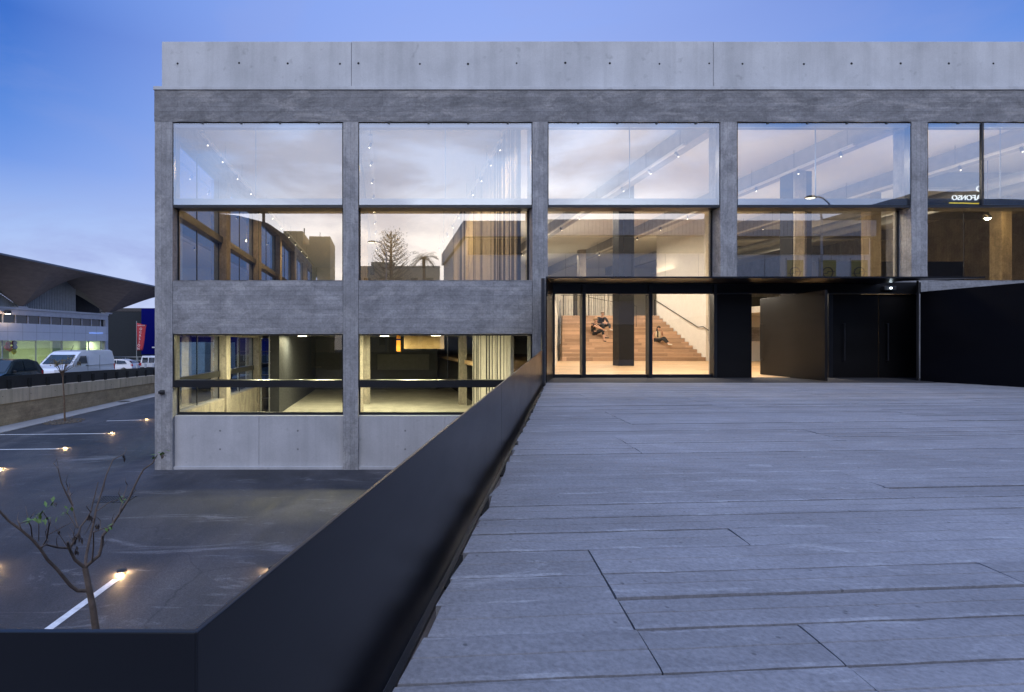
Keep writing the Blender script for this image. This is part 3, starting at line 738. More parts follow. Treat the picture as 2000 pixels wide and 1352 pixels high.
for i, (x, y, l) in enumerate(((-5.2,33,'round ceiling lamp over the ground floor behind the first bay'),(.1,33,'round ceiling lamp over the ground floor left of the orange banner'),(3.2,31,'round ceiling lamp by the slanting slat screen on the ground floor'))):
    t = thing('ceiling_lamp', l, 'ceiling lamp', (x,y,1.7), 0, 'round ground floor ceiling lamps')
    m = MB(); m.lathe((x,y,1.68),[(.32,.0),(.35,.03),(.35,.09)],20); m.build('housing', M['white'], t)
    m = MB(); m.lathe((x,y,1.66),[(.28,.0),(.3,.019)],20); m.build('diffuser', M['lensw'], t)
def area(x, y, z, sx, sy, e, c, rot=(0,0,0)):
    ld = bpy.data.lights.new('lamp_and_fill_light','AREA'); ld.shape = 'RECTANGLE'; ld.size = sx; ld.size_y = sy; ld.energy = e; ld.color = c
    o = bpy.data.objects.new('lamp_and_fill_light', ld); COL.objects.link(o); o.location = (x,y,z); o.rotation_euler = rot; return o
def pt(x, y, z, e, c, r=.15):
    ld = bpy.data.lights.new('lamp_and_fill_light','POINT'); ld.energy = e; ld.color = c; ld.shadow_soft_size = r
    o = bpy.data.objects.new('lamp_and_fill_light', ld); COL.objects.link(o); o.location = (x,y,z); return o
AMB = (1,.66,.28); HAL = (1,.89,.74)
for x, y, e in ((-6,21,85),(-6,28,90),(-5.5,36,110),(-5.5,45,120),(-.5,21,70),(-.5,28,80),(-.5,36,95),(-.5,46,120),(3.6,20,80),(3.4,28,95),(3,37,110)): area(x,y,8.4,.3,.3,e,AMB)
for x, y in ((10.5,21),(15,21),(10.5,29.5),(16,30),(16.5,37),(14,45)): area(x,y,8.5,.8,2.2,400,HAL)
UP = (math.pi,0,0)
area(17,41.2,8.3,6,.5,110,HAL,(R(40),0,0))  # added fill light, no fixture, brightens the pale slat screen above the steps
for x, y in ((9,20.5),(14.5,21),(9,28),(15,29),(10,36),(12,36.5),(14,48)): area(x,y,6.6,2.5,2.5,46,(1,.94,.86),UP)  # added upward fill lights that brighten the hall ceiling, no fixtures there
for x, y in ((21.3,20),(27,20),(21.5,28),(28,28),(21.5,38),(30,38)): area(x,y,6.6,2.5,2.5,55,(1,.84,.62),UP)  # same added ceiling fill for the right bays
for x, y in ((-4,21),(1.5,21.5),(-4,29),(1.5,30),(-3,40)): area(x,y,6.2,2.5,2.5,18,(1,.85,.66),UP)  # weaker added ceiling fill over the left bays
for x, y in ((9.5,19),(14,19.5)): area(x,y,3.15,1.2,.8,70,HAL)
for x, y in ((19.5,20),(23.7,20.5),(23,29),(30,24),(19.8,27),(30,36),(24,40)): area(x,y,8.2,.4,.4,110,AMB)
for x, y in ((23,20),(26,27)): area(x,y,2.85,1,1,60,HAL)
for x, y, e in ((-5.2,33,260),(.1,33,300),(3.2,31,230),(-5.2,22.5,260),(-2.5,21.5,300),(1.2,21.5,340)): area(x,y,1.64,.6,.6,e,(1,.92,.60))
pt(5.6,20.3,.6,22,(1,.86,.6)); pt(2.6,41,.5,10,(1,.86,.6))

t = thing('flood_light','very bright bare floodlight hanging inside the rightmost glazed bay','floodlight',(24.8,21,6.4))
m = MB(); m.tube([(24.8,21,6.5),(24.8,21,9.44)],.012,6); m.build('hanger_rod', M['black'], t)
m = MB(); m.lathe((24.8,21.03,6.32),[(.02,.2),(.09,.18),(.13,.1),(.13,.02)],14); m.build('shade', M['black'], t)
m = MB(); m.lathe((24.8,21,6.26),[(.01,.0),(.07,.03),(.09,.08),(.06,.12)],14); m.build('lens', glow('flood_lens',(1,.88,.62),60), t, smooth=True)
pt(24.8,20.9,6.1,60,(1,.8,.5),.05)
# ------------------------------------------------------------------ deck of concrete planks
def dx_(y): return -.571+.356*y
DK = thing('dummy','','') if False else None
m = MB(); rnd = random.Random(5)
u = Vector((math.cos(R(3.7)), math.sin(R(3.7)))); vv = Vector((-u.y, u.x))
v = -4.2; JD = math.tan(R(12.4))
rows_done = 0
JN = [(1.14,1.95,1.9,2.75),(1.6,4.35,4.3,5.4),(1.78,1.63,1.2,1.95),(2.35,2.9,2.8,3.15),(3.2,5.6,5.5,6.6),(4.4,3.9,3.8,4.6),(4.1,7.2,7.1,8.6),(6.1,6.0,5.9,6.7),(2.9,8.2,8.1,8.9),(6.9,9.0,8.9,10.6),(3.3,2.2,2.15,2.7),(5.2,11,10.9,12),(9.3,7.4,7.3,8.6),(8.6,5.0,4.9,5.7),(10.8,11,10.9,12.3),(13,9.5,9.4,10.4)]
while True:
    w = rnd.choice((.255,.27,.27,.285,.31)); v1 = v+w
    if v > 16.4: break
    # u range : left edge follows the skewed deck edge
    def uleft(vc, off=0):
        # solve point p = u*s + vv*vc with p.x = dx_(p.y)
        s_ = (-.571+.356*vv.y*vc - vv.x*vc)/(u.x-.356*u.y)
        p_ = u*s_+vv*vc
        return s_ if p_.y > .86 else -4.0
    vm = (v+v1)/2; joints = [sx+.217*(vm-v0) for (sx, v0, va, vb) in JN if va < vm < vb]
    _old = [rnd.uniform(1.2,4.2)+j*3.4+((v*.217) if True else 0) for j in range(8)] if rnd.random() < .75 else [rnd.uniform(3,6)+j*6 for j in range(4)]
    u0 = max(uleft(v), uleft(v1)); edges = [None]+[j_ for j_ in sorted(joints) if j_ > u0+.6]+[26.0]
    for si in range(len(edges)-1):
        a0 = edges[si]; b0 = edges[si+1]
        dz = rnd.uniform(-.004,.003); tl = rnd.uniform(-.003,.003)
        gap0 = rnd.choice((.0015,.002,.004)); gap1 = rnd.choice((.0015,.003,.005))
        sA = (uleft(v)+uleft(v1))/2 if a0 is None else a0
        if b0 is None or b0-sA < .5: continue
        n = max(3, int((b0-sA)/.11)) if v < 7 else max(3, int((b0-sA)/.3))
        lo, hi = [], []
        for i in range(n+1):
            f = i/n
            l0 = (uleft(v) if a0 is None else a0+.004); l1 = (uleft(v1) if a0 is None else a0+.004+w*JD)
            if a0 is None: l0 += rnd.uniform(-.03,.02); l1 += rnd.uniform(-.03,.02)
            e0 = b0-.004; e1 = b0-.004+w*JD
            s0 = l0+(e0-l0)*f; s1 = l1+(e1-l1)*f
            j0 = gap0+abs(rnd.gauss(0,.0032)); j1 = gap1+abs(rnd.gauss(0,.0032))
            if rnd.random() < .03: j0 += rnd.uniform(.003,.014)
            pa = u*s0+vv*(v+j0); pb = u*s1+vv*(v1-j1)
            lo.append((pa.x,pa.y,dz-tl)); hi.append((pb.x,pb.y,dz+tl))
        mid0 = [(p[0]+(q[0]-p[0])*.08, p[1]+(q[1]-p[1])*.08, p[2]+.003) for p, q in zip(lo,hi)]
        mid1 = [(p[0]+(q[0]-p[0])*.92, p[1]+(q[1]-p[1])*.92, q[2]+.003) for p, q in zip(lo,hi)]
        dn = lambda row: [(p[0],p[1],-.16) for p in row]
        m.grid([dn(lo),lo]); m.grid([lo,mid0],1); cl = lambda f, dzz: [(p[0]+(q[0]-p[0])*f, p[1]+(q[1]-p[1])*f, (p[2]+q[2])/2+dzz) for p, q in zip(lo,hi)]; m.grid([mid0,cl(.482,.0035),cl(.494,-.003),cl(.506,-.003),cl(.518,.0035),mid1]); m.grid([mid1,hi],1); m.grid([hi,dn(hi)])
        ends = [lo[0],mid0[0],mid1[0],hi[0]]; m.grid([ends, [(p[0],p[1],-.16) for p in ends]])
        ends = [lo[-1],mid0[-1],mid1[-1],hi[-1]]; m.grid([[(p[0],p[1],-.16) for p in ends], ends])
    v = v1
# keep only planks in front of the mat
deck = m.build('deck', [M['deck'],M['deck_edge']])
tag(deck, kind='structure')
me = deck.data
import bmesh
bm = bmesh.new(); bm.from_mesh(me)
bmesh.ops.bisect_plane(bm, geom=bm.verts[:]+bm.edges[:]+bm.faces[:], plane_co=(0,15.598,0), plane_no=(0,1,0), clear_outer=True)
bm.to_mesh(me); bm.free()
m = MB()
m.prism([(-4,-4),(24,-4),(24,15.59),(dx_(15.59)-.22,15.59),(dx_(.9)-.22,.9),(-4,.9)],-.5,-.14)
m.prism([(dx_(15.62)-.2,15.62),(24,15.62),(24,17.2),(dx_(17.2)-.2,17.2)],-.5,-.03)
tag(m.build('deck_base', M['slab']), kind='structure')
t = thing('deck_supports','concrete wall carrying the raised plank deck','wall',(8,8,GZ))
m = MB(); m.slab((dx_(1.2)+.3,1.2),(dx_(17)+.3,17),-.3,GZ-.1,-.502); m.build('wall', M['slab'], t)

# left parapet
def px_(y): return -.69+.356*y
def pz(y): return .635+.0242*y
A = thing('steel_parapet','long sloping black steel parapet along the left edge of the plank deck','parapet',(px_(8),8,0))
cuts = [.96,5.55,10.1,15.5]
for i in range(3):
    a, b = cuts[i]+(.003 if i else 0), cuts[i+1]-.003
    m = MB(); n = 8
    m.slab((px_(a),a),(px_(b),b),.014,-.12,pz(a),-.12,pz(b)); m.build('panel', M['steel'], A, bevel=.003)
m = MB(); m.box(-4.5,px_(.96)-.003,.96,.974,-.25,pz(.96)); m.build('panel', M['steel'], A, bevel=.003)
m = MB(); m.slab((px_(.9)+.035,.9),(px_(15.5)+.035,15.5),.03,-.135,-.115); m.build('bottom_rail', M['rail'], A)
for i in range(11):
    y = 2.75+i*1.18; m = MB(); m.slab((px_(y)+.125,y),(px_(y+.42)+.125,y+.42),.16,-.139,-.12); m.build('bracket', M['dark'], A)
m = MB(); m.box(px_(15.56)-.03,px_(15.56)+.06,15.53,15.6,-.1,3.18); m.build('end_post', M['rail'], A)
# right wall
M['wallsteel'] = black_steel('wall_steel', (.003,.003,.005), .6, .02, .1)
t = thing('black_wall','tall plain black steel wall along the right edge of the deck','wall',(17.3,14,0))
m = MB(); m.slab((17.0,16.2),(17.52,13.95),.08,0.0,2.83,0,2.86); m.build('panel', M['wallsteel'], t)
m = MB(); m.slab((17.522,13.94),(19.0,7.6),.08,0.0,2.86,0,2.9); m.build('panel', M['wallsteel'], t)
m = MB(); m.slab((19.003,7.59),(21.5,-4),.08,0.0,2.9,0,2.9); m.build('panel', M['wallsteel'], t)

# ------------------------------------------------------------------ trees
def leaf(mb, p, dirv, ln, wd, mi=0, up=Vector((0,0,1))):
    d = Vector(dirv).normalized(); s_ = d.cross(up)
    if s_.length < .1: s_ = d.cross(Vector((1,0,0)))
    s_.normalize(); n = s_.cross(d)
    p = Vector(p)
    mb.face([p, p+d*ln*.5+s_*wd*.5+n*.1*wd, p+d*ln, p+d*ln*.5-s_*wd*.5+n*.1*wd], mi)
def T(cx, cy, Y=4.0, dy=0):
    px, py = cx/3.559, 860+cy/3.559; y = Y+dy
    return Vector(((px-748)*y/1000, y, 1.2+(671-py)*y/1000))
t = thing('bare_tree','young nearly bare tree with a few green leaves in front of the parking ground','tree',(-2.2,4,GZ))
base = Vector((-2.13,4.0,GZ))
m = MB(); pts = [base, base+Vector((-.02,0,.9)), T(690,1450), T(665,1310), T(645,1160), T(615,1010), T(590,885)]
m.tube(pts,[.042,.036,.031,.027,.025,.022,.02],10); m.build('trunk', M['bark'], t, smooth=True)
br = [([(610,1045),(540,1045),(490,1010),(440,950),(395,895),(330,830),(285,760),(225,690),(150,625),(60,560),(0,495),(-60,420)],.013,.006,-.5),
 ([(590,885),(520,830),(480,750),(470,705)],.012,.008,-.15),
 ([(480,750),(400,745),(320,725),(280,745)],.008,.005,-.3),
 ([(482,752),(520,700),(550,640),(560,600),(600,550),(630,500),(650,420),(683,290)],.010,.003,.25),
 ([(542,610),(520,530),(500,440),(470,320)],.006,.003,.2),
 ([(505,455),(460,370),(425,290),(403,195)],.006,.003,-.1),
 ([(590,882),(600,800),(625,680),(650,580),(668,480),(700,380),(740,240),(785,135),(860,98)],.011,.003,.45),
 ([(600,875),(690,800),(705,740),(715,660),(770,600),(830,510),(900,400),(930,330),(970,250),(1000,200),(1060,160),(1085,115)],.012,.004,.15),
 ([(825,520),(850,420),(885,310)],.005,.002,.25),([(640,845),(650,740),(650,640),(700,620),(790,590)],.006,.002,-.2),
 ([(285,755),(325,690),(340,600),(340,560)],.006,.003,-.4),([(225,690),(215,600),(195,560),(135,580)],.005,.002,-.6),
 ([(340,560),(300,500),(260,520)],.003,.002,-.4),([(270,700),(270,570)],.003,.002,-.45),([(675,490),(760,430),(840,410)],.004,.002,.35),
 ([(480,760),(430,680),(380,600)],.003,.001,-.1),([(530,610),(480,520),(440,500)],.003,.0015,0),([(330,660),(440,600),(500,570)],.003,.0015,-.3),
 ([(715,660),(712,700),(705,770)],.006,.004,.1),([(640,560),(600,640),(580,660)],.002,.001,.2)]
for pts_, r0, r1, dy in br:
    n = len(pts_); P3 = [T(c[0], c[1], 4.0, dy*(i/(n-1))) for i, c in enumerate(pts_)]
    m = MB(); m.tube(P3,[1.12*(r0+(r1-r0)*i/(n-1)) for i in range(n)],7); m.build('branch', M['bark'], t, smooth=True)
rl = random.Random(3); rt = random.Random(12)
for pts_, r0, r1, dy in br[:12]:
    for k2 in range(3):
        i0 = rt.randrange(1, len(pts_)); c = pts_[i0]; e1 = (c[0]+rt.uniform(-45,45), c[1]-rt.uniform(20,70)); e2 = (e1[0]+rt.uniform(-35,35), e1[1]-rt.uniform(15,60)); d0 = dy*i0/(len(pts_)-1)
        m = MB(); m.tube([T(*c,4.0,d0),T(*e1,4.0,d0+rt.uniform(-.1,.1)),T(*e2,4.0,d0+rt.uniform(-.2,.2))],[.0035,.0025,.001],5); m.build('twig', M['bark'], t, smooth=True)
m = MB()
for (x0, y0, x1, y1, cnt, dy) in ((225,545,385,415,16,-.4),(400,530,495,460,8,0),(1070,110,1150,70,9,.15),(810,415,850,405,4,.3),(725,605,770,595,4,-.1),(200,560,260,540,6,-.5),(280,560,330,535,5,-.4)):
    for i in range(cnt):
        f = i/max(1,cnt-1); p = T(x0+(x1-x0)*f, y0+(y1-y0)*f, 4.0, dy+rl.uniform(-.05,.05))
        leaf(m, p, (rl.uniform(-.6,.9), rl.uniform(-.5,.5), rl.uniform(-.9,.5)), rl.uniform(.035,.06), rl.uniform(.018,.028))
m.build('leaves', M['leaf'], t)
m = MB()
for (x, y, c) in ((520,670,7),(560,660,6),(525,750,6),(620,530,6),(680,585,5),(395,415,2),(860,100,3),(405,610,2),(1130,95,3)):
    for i in range(c):
        p = T(x+rl.uniform(-14,14), y+rl.uniform(-20,20), 4.0, rl.uniform(-.06,.12)); leaf(m, p, (rl.uniform(-.5,.5), rl.uniform(-.5,.5), -1), rl.uniform(.03,.06), .022)
m.build('dry_leaves', M['dry'], t)

t = thing('sapling_tree','thin brown sapling in a gravel patch below the white van','tree',(-17.4,28,GZ))
m = MB(); m.tube([(-17.4,28,GZ),(-17.43,28,GZ+1.2),(-17.5,28,GZ+2.2),(-17.52,28,GZ+2.75)],[.05,.04,.035,.03],8); m.build('trunk', M['bark2'], t, smooth=True)
rs = random.Random(8); top = Vector((-17.52,28,GZ+2.75)); fol = MB()
for i in range(16):
    an = i*2.4; ln = rs.uniform(.4,1.0); e = top+Vector((math.cos(an)*ln*.85, math.sin(an)*ln*.85, rs.uniform(.35,.8)))
    mid = top.lerp(e,.5)+Vector((0,0,-.05)); m = MB(); m.tube([top+Vector((0,0,-rs.uniform(0,.4))),mid,e],[.018,.012,.005],6); m.build('branch', M['bark2'], t, smooth=True)
    for k2 in range(26):
        p = mid.lerp(e, rs.uniform(.3,1.1))+Vector((rs.gauss(0,.09),rs.gauss(0,.09),rs.gauss(0,.06))); leaf(fol, p, (rs.gauss(0,1),rs.gauss(0,1),rs.gauss(0,.6)), .11, .05)
fol.build('foliage', plain('olive_leaf',(.20,.15,.045),.7,var=.4,scale=9), t)
m = MB(); rg = random.Random(2)
for i in range(420):
    an = rg.uniform(0,6.283); rr = rg.uniform(0,1)**.5*.62; x = -17.35+math.cos(an)*rr*1.5; y = 27.9+math.sin(an)*rr*1.9; s_ = rg.uniform(.02,.05)
    m.lathe((x,y,GZ),[(s_*.8,0),(s_,s_*.5),(s_*.5,s_)],5)
tag(m.build('gravel', M['gravel']), kind='stuff')

# ------------------------------------------------------------------ vehicles
def vehicle(name, label, loc, rz, prof, hw, paint, wheels, wr, glassf, cat='car', group=None, extra=None):
    t = thing(name, label, cat, loc, rz, group)
    t2 = lambda mb, nm, mt, **k: mb.build(nm, mt, t, local=True, **k)
    m = MB(); n = len(prof)
    L = [(-hw(z), y, z) for y, z in prof]; Rr = [(hw(z), y, z) for y, z in prof]
    m.face(L); m.face(list(reversed(Rr)))
    m.grid([[L[i] for i in range(n)]+[L[0]], [Rr[i] for i in range(n)]+[Rr[0]]])
    body = t2(m, 'body', M[paint], bevel=.06, seg=3)
    for nm, quads, mt in glassf:
        m = MB()
        for q in quads: m.face(q)
        o = t2(m, nm, M[mt]); sm = o.modifiers.new('thick','SOLIDIFY'); sm.thickness = .012; sm.offset = 0
    for (x, y) in wheels:
        m = MB(); m.tube([(x-.1,y,wr),(x+.1,y,wr)], wr, 20); w = t2(m, 'wheel', M['tyre'], bevel=.02)
        m = MB(); sx = 1 if x > 0 else -1; m.tube([(x+sx*.101,y,wr),(x+sx*.112,y,wr)], wr*.62, 14); m.build('rim', M['rim'], w, local=True)
    return t
vhw = lambda z: 1.0 if z < 1.25 else 1.0-.15*((z-1.25)/1.25)**1.3
vprof = [(.06,.32),(.0,.6),(.04,.95),(.22,1.14),(1.02,1.36),(1.82,2.14),(2.2,2.36),(2.9,2.46),(5.5,2.46),(5.82,2.34),(5.95,1.5),(5.97,.6),(5.93,.32)]
def sideq(pts, hwf, sgn, off=.012): return [(sgn*(hwf(z)+off), y, z) for y, z in pts]
ws = [(-.84,1.07,1.42),(.84,1.07,1.42),(.76,1.78,2.1),(-.76,1.78,2.1)]
ws = [(x, y-.02, z+.02) for x, y, z in ws]
gl = [('windscreen',[ws],'carglass')]
for sg in (1,-1): gl.append(('side_window',[sideq([(1.5,1.42),(2.62,1.42),(2.62,2.02),(2.02,2.02)],vhw,sg)],'carglass'))
van = vehicle('delivery_van','white high-roof delivery van on the street behind the barrier',(-23.6,35.7,sz(40)),0,vprof,vhw,'paintw',[(-.9,1.0),(.9,1.0),(-.9,4.7),(.9,4.7)],.34,gl,'van')
van.scale = (1.19,1.19,.94)
for sg in (1,-1):
    m = MB(); m.box(min(sg*1.0,sg*1.2),max(sg*1.0,sg*1.2),1.5,1.62,1.32,1.62); m.build('wing_mirror', M['black'], van, local=True, bevel=.03)
    m = MB(); m.box(min(sg*.995,sg*1.03),max(sg*.995,sg*1.03),2.45,2.7,1.22,1.27); m.build('door_handle', M['black'], van, local=True)
    m = MB(); m.box(min(sg*.99,sg*1.008),max(sg*.99,sg*1.008),2.68,2.69,.5,2.0); m.box(min(sg*.985,sg*1.008),max(sg*.985,sg*1.008),4.05,4.06,.5,2.05); m.box(min(sg*.985,sg*1.012),max(sg*.985,sg*1.012),2.75,5.85,1.2,1.225); m.build('panel_line', M['fjoint'], van, local=True)
    m = MB(); m.box(sg*.72-.16,sg*.72+.16,-.01,.14,.82,1.06); m.build('headlight', M['headl'], van, local=True, bevel=.03)
    m = MB(); m.box(sg*.93-.07,sg*.93+.07,5.9,6.0,.75,1.25); m.build('tail_light', M['redl'], van, local=True, bevel=.02)
m = MB(); m.box(-.95,.95,-.04,.12,.34,.62); m.build('bumper', M['black'], van, local=True, bevel=.04)
m = MB(); m.tube([(.1,2.35,2.4),(.16,2.55,2.85)],.012,6); m.build('aerial', M['black'], van, local=True)
def hatch(name, label, loc, rz, paint, h=1.48, group=None):
    hw = lambda z: .88 if z < .95 else .88-.2*((z-.95)/(h-.95))
    pr = [(.05,.25),(.0,.5),(.08,.72),(.95,.95),(1.75,h-.06),(2.2,h),(3.0,h-.01),(3.75,h-.2),(4.1,.98),(4.15,.6),(4.08,.25)]
    wsq = [(-.78,1.02,1.0),(.78,1.02,1.0),(.68,1.7,h-.1),(-.68,1.7,h-.1)]
    rwq = [(-.66,3.72,h-.2),(.66,3.72,h-.2),(.76,4.04,1.02),(-.76,4.04,1.02)]
    g2 = [('windscreen',[[(x,y-.015,z+.02) for x,y,z in wsq]],'carglass'),('rear_window',[[(x,y+.03,z+.02) for x,y,z in rwq]],'carglass')]
    for sg in (1,-1): g2.append(('side_window',[sideq([(1.35,1.0),(2.45,1.0),(2.45,h-.12),(1.85,h-.14)],hw,sg),sideq([(2.52,1.0),(3.6,1.02),(3.35,h-.18),(2.52,h-.12)],hw,sg)],'carglass'))
    t = vehicle(name,label,loc,rz,pr,hw,paint,[(-.78,.8),(.78,.8),(-.78,3.3),(.78,3.3)],.31,g2,'car',group)
    for sg in (1,-1):
        m = MB(); m.box(sg*.7-.14,sg*.7+.14,.02,.2,.6,.76); m.build('headlight', M['headl'], t, local=True, bevel=.03)
        m = MB(); m.box(sg*.76-.1,sg*.76+.1,4.02,4.17,.75,.98); m.build('tail_light', M['redl'], t, local=True, bevel=.02)
        m = MB(); m.box(min(sg*.88,sg*1.02),max(sg*.88,sg*1.02),1.5,1.6,.95,1.1); m.build('wing_mirror', M['black'], t, local=True, bevel=.02)
    return t
hatch('parked_car','small white hatchback half hidden behind the white delivery van',(-30.2,54,sz(54)),R(-90),'paintw')
hatch('passing_car','dark teal car in front of the white van, cut by the left edge',(-21.9,27.6,sz(30)),0,'paintb',1.72)
hatch('parked_car','blue car inside the lit showroom',(-41.3,50,-1.74),R(70),'paintbl')
hatch('parked_car','silver car inside the lit showroom, left of the pale column',(-40.2,54.8,-1.74),R(75),'paints',1.7)
# rear of a white people carrier
mhw = lambda z: .9 if z < 1.0 else .9-.12*((z-1.0)/.85)
mp = [(.05,.28),(.0,.6),(.1,.85),(.9,1.05),(1.5,1.72),(1.9,1.83),(3.9,1.83),(4.05,1.7),(4.2,1.0),(4.22,.5),(4.15,.28)]
def rw(x0, x1): return [(x0,4.09,1.62),(x1,4.09,1.62),(x1,4.225,1.05),(x0,4.225,1.05)]
mg = [('rear_window',[rw(-.68,-.06)],'carglass'),('rear_window',[rw(.06,.68)],'carglass'),('windscreen',[[(-.75,.98,1.12),(.75,.98,1.12),(.68,1.42,1.66),(-.68,1.42,1.66)]],'carglass')]
for sg in (1,-1): mg.append(('side_window',[sideq([(1.6,1.1),(3.7,1.1),(3.7,1.6),(1.75,1.6)],mhw,sg)],'carglass'))
mpv = vehicle('parked_car','white people carrier seen from behind beside the red flag',(-26.6,62.2,sz(60)),R(180),mp,mhw,'paintw',[(-.8,.8),(.8,.8),(-.8,3.4),(.8,3.4)],.32,mg)
for sg in (1,-1):
    m = MB(); m.box(sg*.84-.07,sg*.84+.07,4.1,4.25,.72,1.05); m.build('tail_light', M['redl'], mpv, local=True, bevel=.02)
m = MB(); m.box(-.88,.88,4.15,4.29,.3,.56); m.build('bumper', M['black'], mpv, local=True, bevel=.03)
bl = None
for i, (x, y, l) in enumerate(((-24.0,50,'white street bollard below the red flag'),(-23.2,50,'white street bollard in front of the people carrier'),(-22.4,50,'white street bollard nearest the corner of the concrete building'))):
    z = sz(50)
    if bl is None:
        bl = thing('street_bollard', l, 'bollard', (x,y,z), 0, 'white bollards along the street')
        m = MB(); m.lathe((x,y,z),[(.1,0),(.1,1.02),(.085,1.08),(.03,1.11)],14); m.build('post', M['beamw'], bl, smooth=False); m = MB(); m.lathe((x,y,z),[(.16,0),(.16,.04),(.11,.06)],14); m.build('base', M['rail'], bl)
    else: dup(bl, (x,y,z), None, l)

# ------------------------------------------------------------------ dealership with hypar shells
A0 = Vector((-37.7,50.4)); dB = Vector((3.7,12.6)).normalized(); nB = Vector((dB.y,-dB.x))   # nB points to the street
def Q(s, o): return A0+dB*s+nB*o                    # s along the front, o towards the street
H = thing('car_dealership','low showroom building with white fascia under swooping concrete roof shells','building',(Q(6,0).x,Q(6,0).y,-1.75))
S0, S1 = -8.0, 13.35
def bar(mb, s0, s1, o0, o1, z0, z1, mi=0):
    a, b, c, d = Q(s0,o1), Q(s1,o1), Q(s1,o0), Q(s0,o0)
    mb.hexa([(a.x,a.y,z0),(b.x,b.y,z0),(c.x,c.y,z0),(d.x,d.y,z0),(a.x,a.y,z1),(b.x,b.y,z1),(c.x,c.y,z1),(d.x,d.y,z1)], mi)
m = MB(); bar(m,S0,S1,-.6,.0,4.1,4.62); bar(m,S0,S1,-.6,.12,4.63,4.85); m.build('roof_beam', M['beamw'], H)
m = MB(); bar(m,S0,12.75,-.1,.55,1.5,3.24); fa = m.build('fascia', M['fascia'], H)
m = MB(); bar(m,S0,12.75,.551,.555,2.36,2.385)
for i in range(14): bar(m,-7.3+i*1.53,-7.28+i*1.53,.551,.556,1.52,3.22)
m.build('panel_joints', M['fjoint'], fa)
m = MB(); bar(m,S0,S1,-.35,-.3,3.25,4.1); wn = m.build('clerestory_window', M['carglass'], H)
for i in range(16):
    m = MB(); bar(m,-7.6+i*1.33,-7.5+i*1.33,-.3,-.2,3.25,4.1); m.build('mullion', M['beamw'], wn)
m = MB(); bar(m,12.9,13.35,-.5,.02,-2.2,4.1); m.build('end_column', M['beamw'], H)
m = MB(); bar(m,S0,12.85,-.22,-.2,-1.75,1.5); m.build('showroom_glass', [glass('showroom_glass',.06,(.92,.98,.9))], H)
for s in (-3.1,0.3,3.9,7.0,10.6,12.4):
    m = MB(); bar(m,s,s+.09,-.28,-.14,-1.75,1.5); m.build('mullion', M['galv'], H)
m = MB(); bar(m,S0,S1,-9,-8.8,-1.75,4.1); bar(m,S0,S1,-9,-.4,1.52,1.7); bar(m,13.2,13.3,-8.7,-.5,-1.75,4.0); m.build('showroom_wall', plain('showroom_green_white',(.62,.68,.5),.7,var=.05), H)
m = MB(); bar(m,S0,S1,-8.7,-.2,-1.95,-1.752); m.build('showroom_floor', M['floor'], H)
for s, w in ((1.3,1.0),(7.3,1.3),(11.0,.9)):
    m = MB(); bar(m,s,s+w,-2.2,-1.8,-1.75,1.5); m.build('pale_column', plain('pale_green_column',(.55,.62,.42),.7,var=.04), H)
for s in (-2,3,8,12):
    q = Q(s,-3.0); area(q.x,q.y,1.45,1.6,1.6,110,(.97,1,.80))
SHC = ((2.35-11.14,5.57),(2.35,5.57),(13.45,9.5))
def shz(s, o):
    best = None
    for sc, hr in SHC:
        if sc-5.57 <= s <= sc+hr:
            uu = (s-sc)/(5.57 if s < sc else hr); w = (o+.25)/(4.5 if o > -.25 else 6.0)
            rim = 9.0-.043*(s-2)
            return 4.9+(rim-4.9)*(1-(1-min(1,abs(uu))**1.08)*(1-min(1,abs(w))**1.08))
    return 8.0
m = MB()
for i in range(88):
    s = -7.9+i*.2; bar(m,s,s+.1,-1.15,-1.0,4.852,max(4.9,min(shz(s,-1.1),shz(s+.1,-1.1))-.03)); bar(m,s,s+.2,-1.3,-1.16,4.852,max(4.9,min(shz(s,-1.2),shz(s+.2,-1.2))-.03))
m.build('corrugated_wall', M['corr'], H)
m = MB()
for i in range(37):
    s = 9.72+i*.17; bar(m,s,s+.17,-4.2,-4.0,4.852,max(4.9,min(shz(s,-4.1),shz(s+.17,-4.1))-.03))
m.build('inner_wall', M['darkwall'], H)
def shell(sc, hr):
    m = MB(); N = 24; hs, ov, bk = 5.57, 4.5, 6.0; zl = 4.9; top_, bot_ = [], []
    for j in range(-N, N+1):
        rt, rb = [], []
        for i in range(-N, N+1):
            uu = i/N; w = j/N; s = sc+uu*(hs if uu < 0 else hr); o = (w*ov if w > 0 else w*bk)-.25
            rim = 9.0-.043*(s-2)
            z = zl+(rim-zl)*(1-(1-abs(uu)**1.08)*(1-abs(w)**1.08))
            q = Q(s,o); rt.append((q.x,q.y,z+.16)); rb.append((q.x,q.y,z))
        top_.append(rt); bot_.append(rb)
    m.grid(bot_); m.grid([list(reversed(r_)) for r_ in top_], 1)
    for a_, b_ in ((bot_[-1],top_[-1]),(bot_[0],top_[0]),([r_[0] for r_ in bot_],[r_[0] for r_ in top_]),([r_[-1] for r_ in bot_],[r_[-1] for r_ in top_])): m.grid([a_,b_],1)
    m.build('roof_shell', [M['shell'],M['shelltop']], H)
    m = MB(); bar(m,sc-.5,sc+.5,-.7,.05,4.851,5.02); m.build('shell_bearing', M['beamw'], H)
for sc, hr in SHC: shell(sc, hr)
rotB = math.atan2(dB.y, dB.x)
q = Q(11.0,.575); text('GENIALAUTO','lit_letters',.31,M['bsign'],H,(q.x,q.y,2.42),(R(90),0,rotB),.02,spacing=1.05)
t = thing('fascia_lamp','warm lamp on an arm lighting the white fascia at the left edge','wall lamp',(Q(.1,.1).x,Q(.1,.1).y,4.3))
m = MB(); a, b = Q(.1,.1), Q(.1,.9); m.tube([(a.x,a.y,4.35),(b.x,b.y,4.35)],.04,8); m.build('arm', M['black'], t)
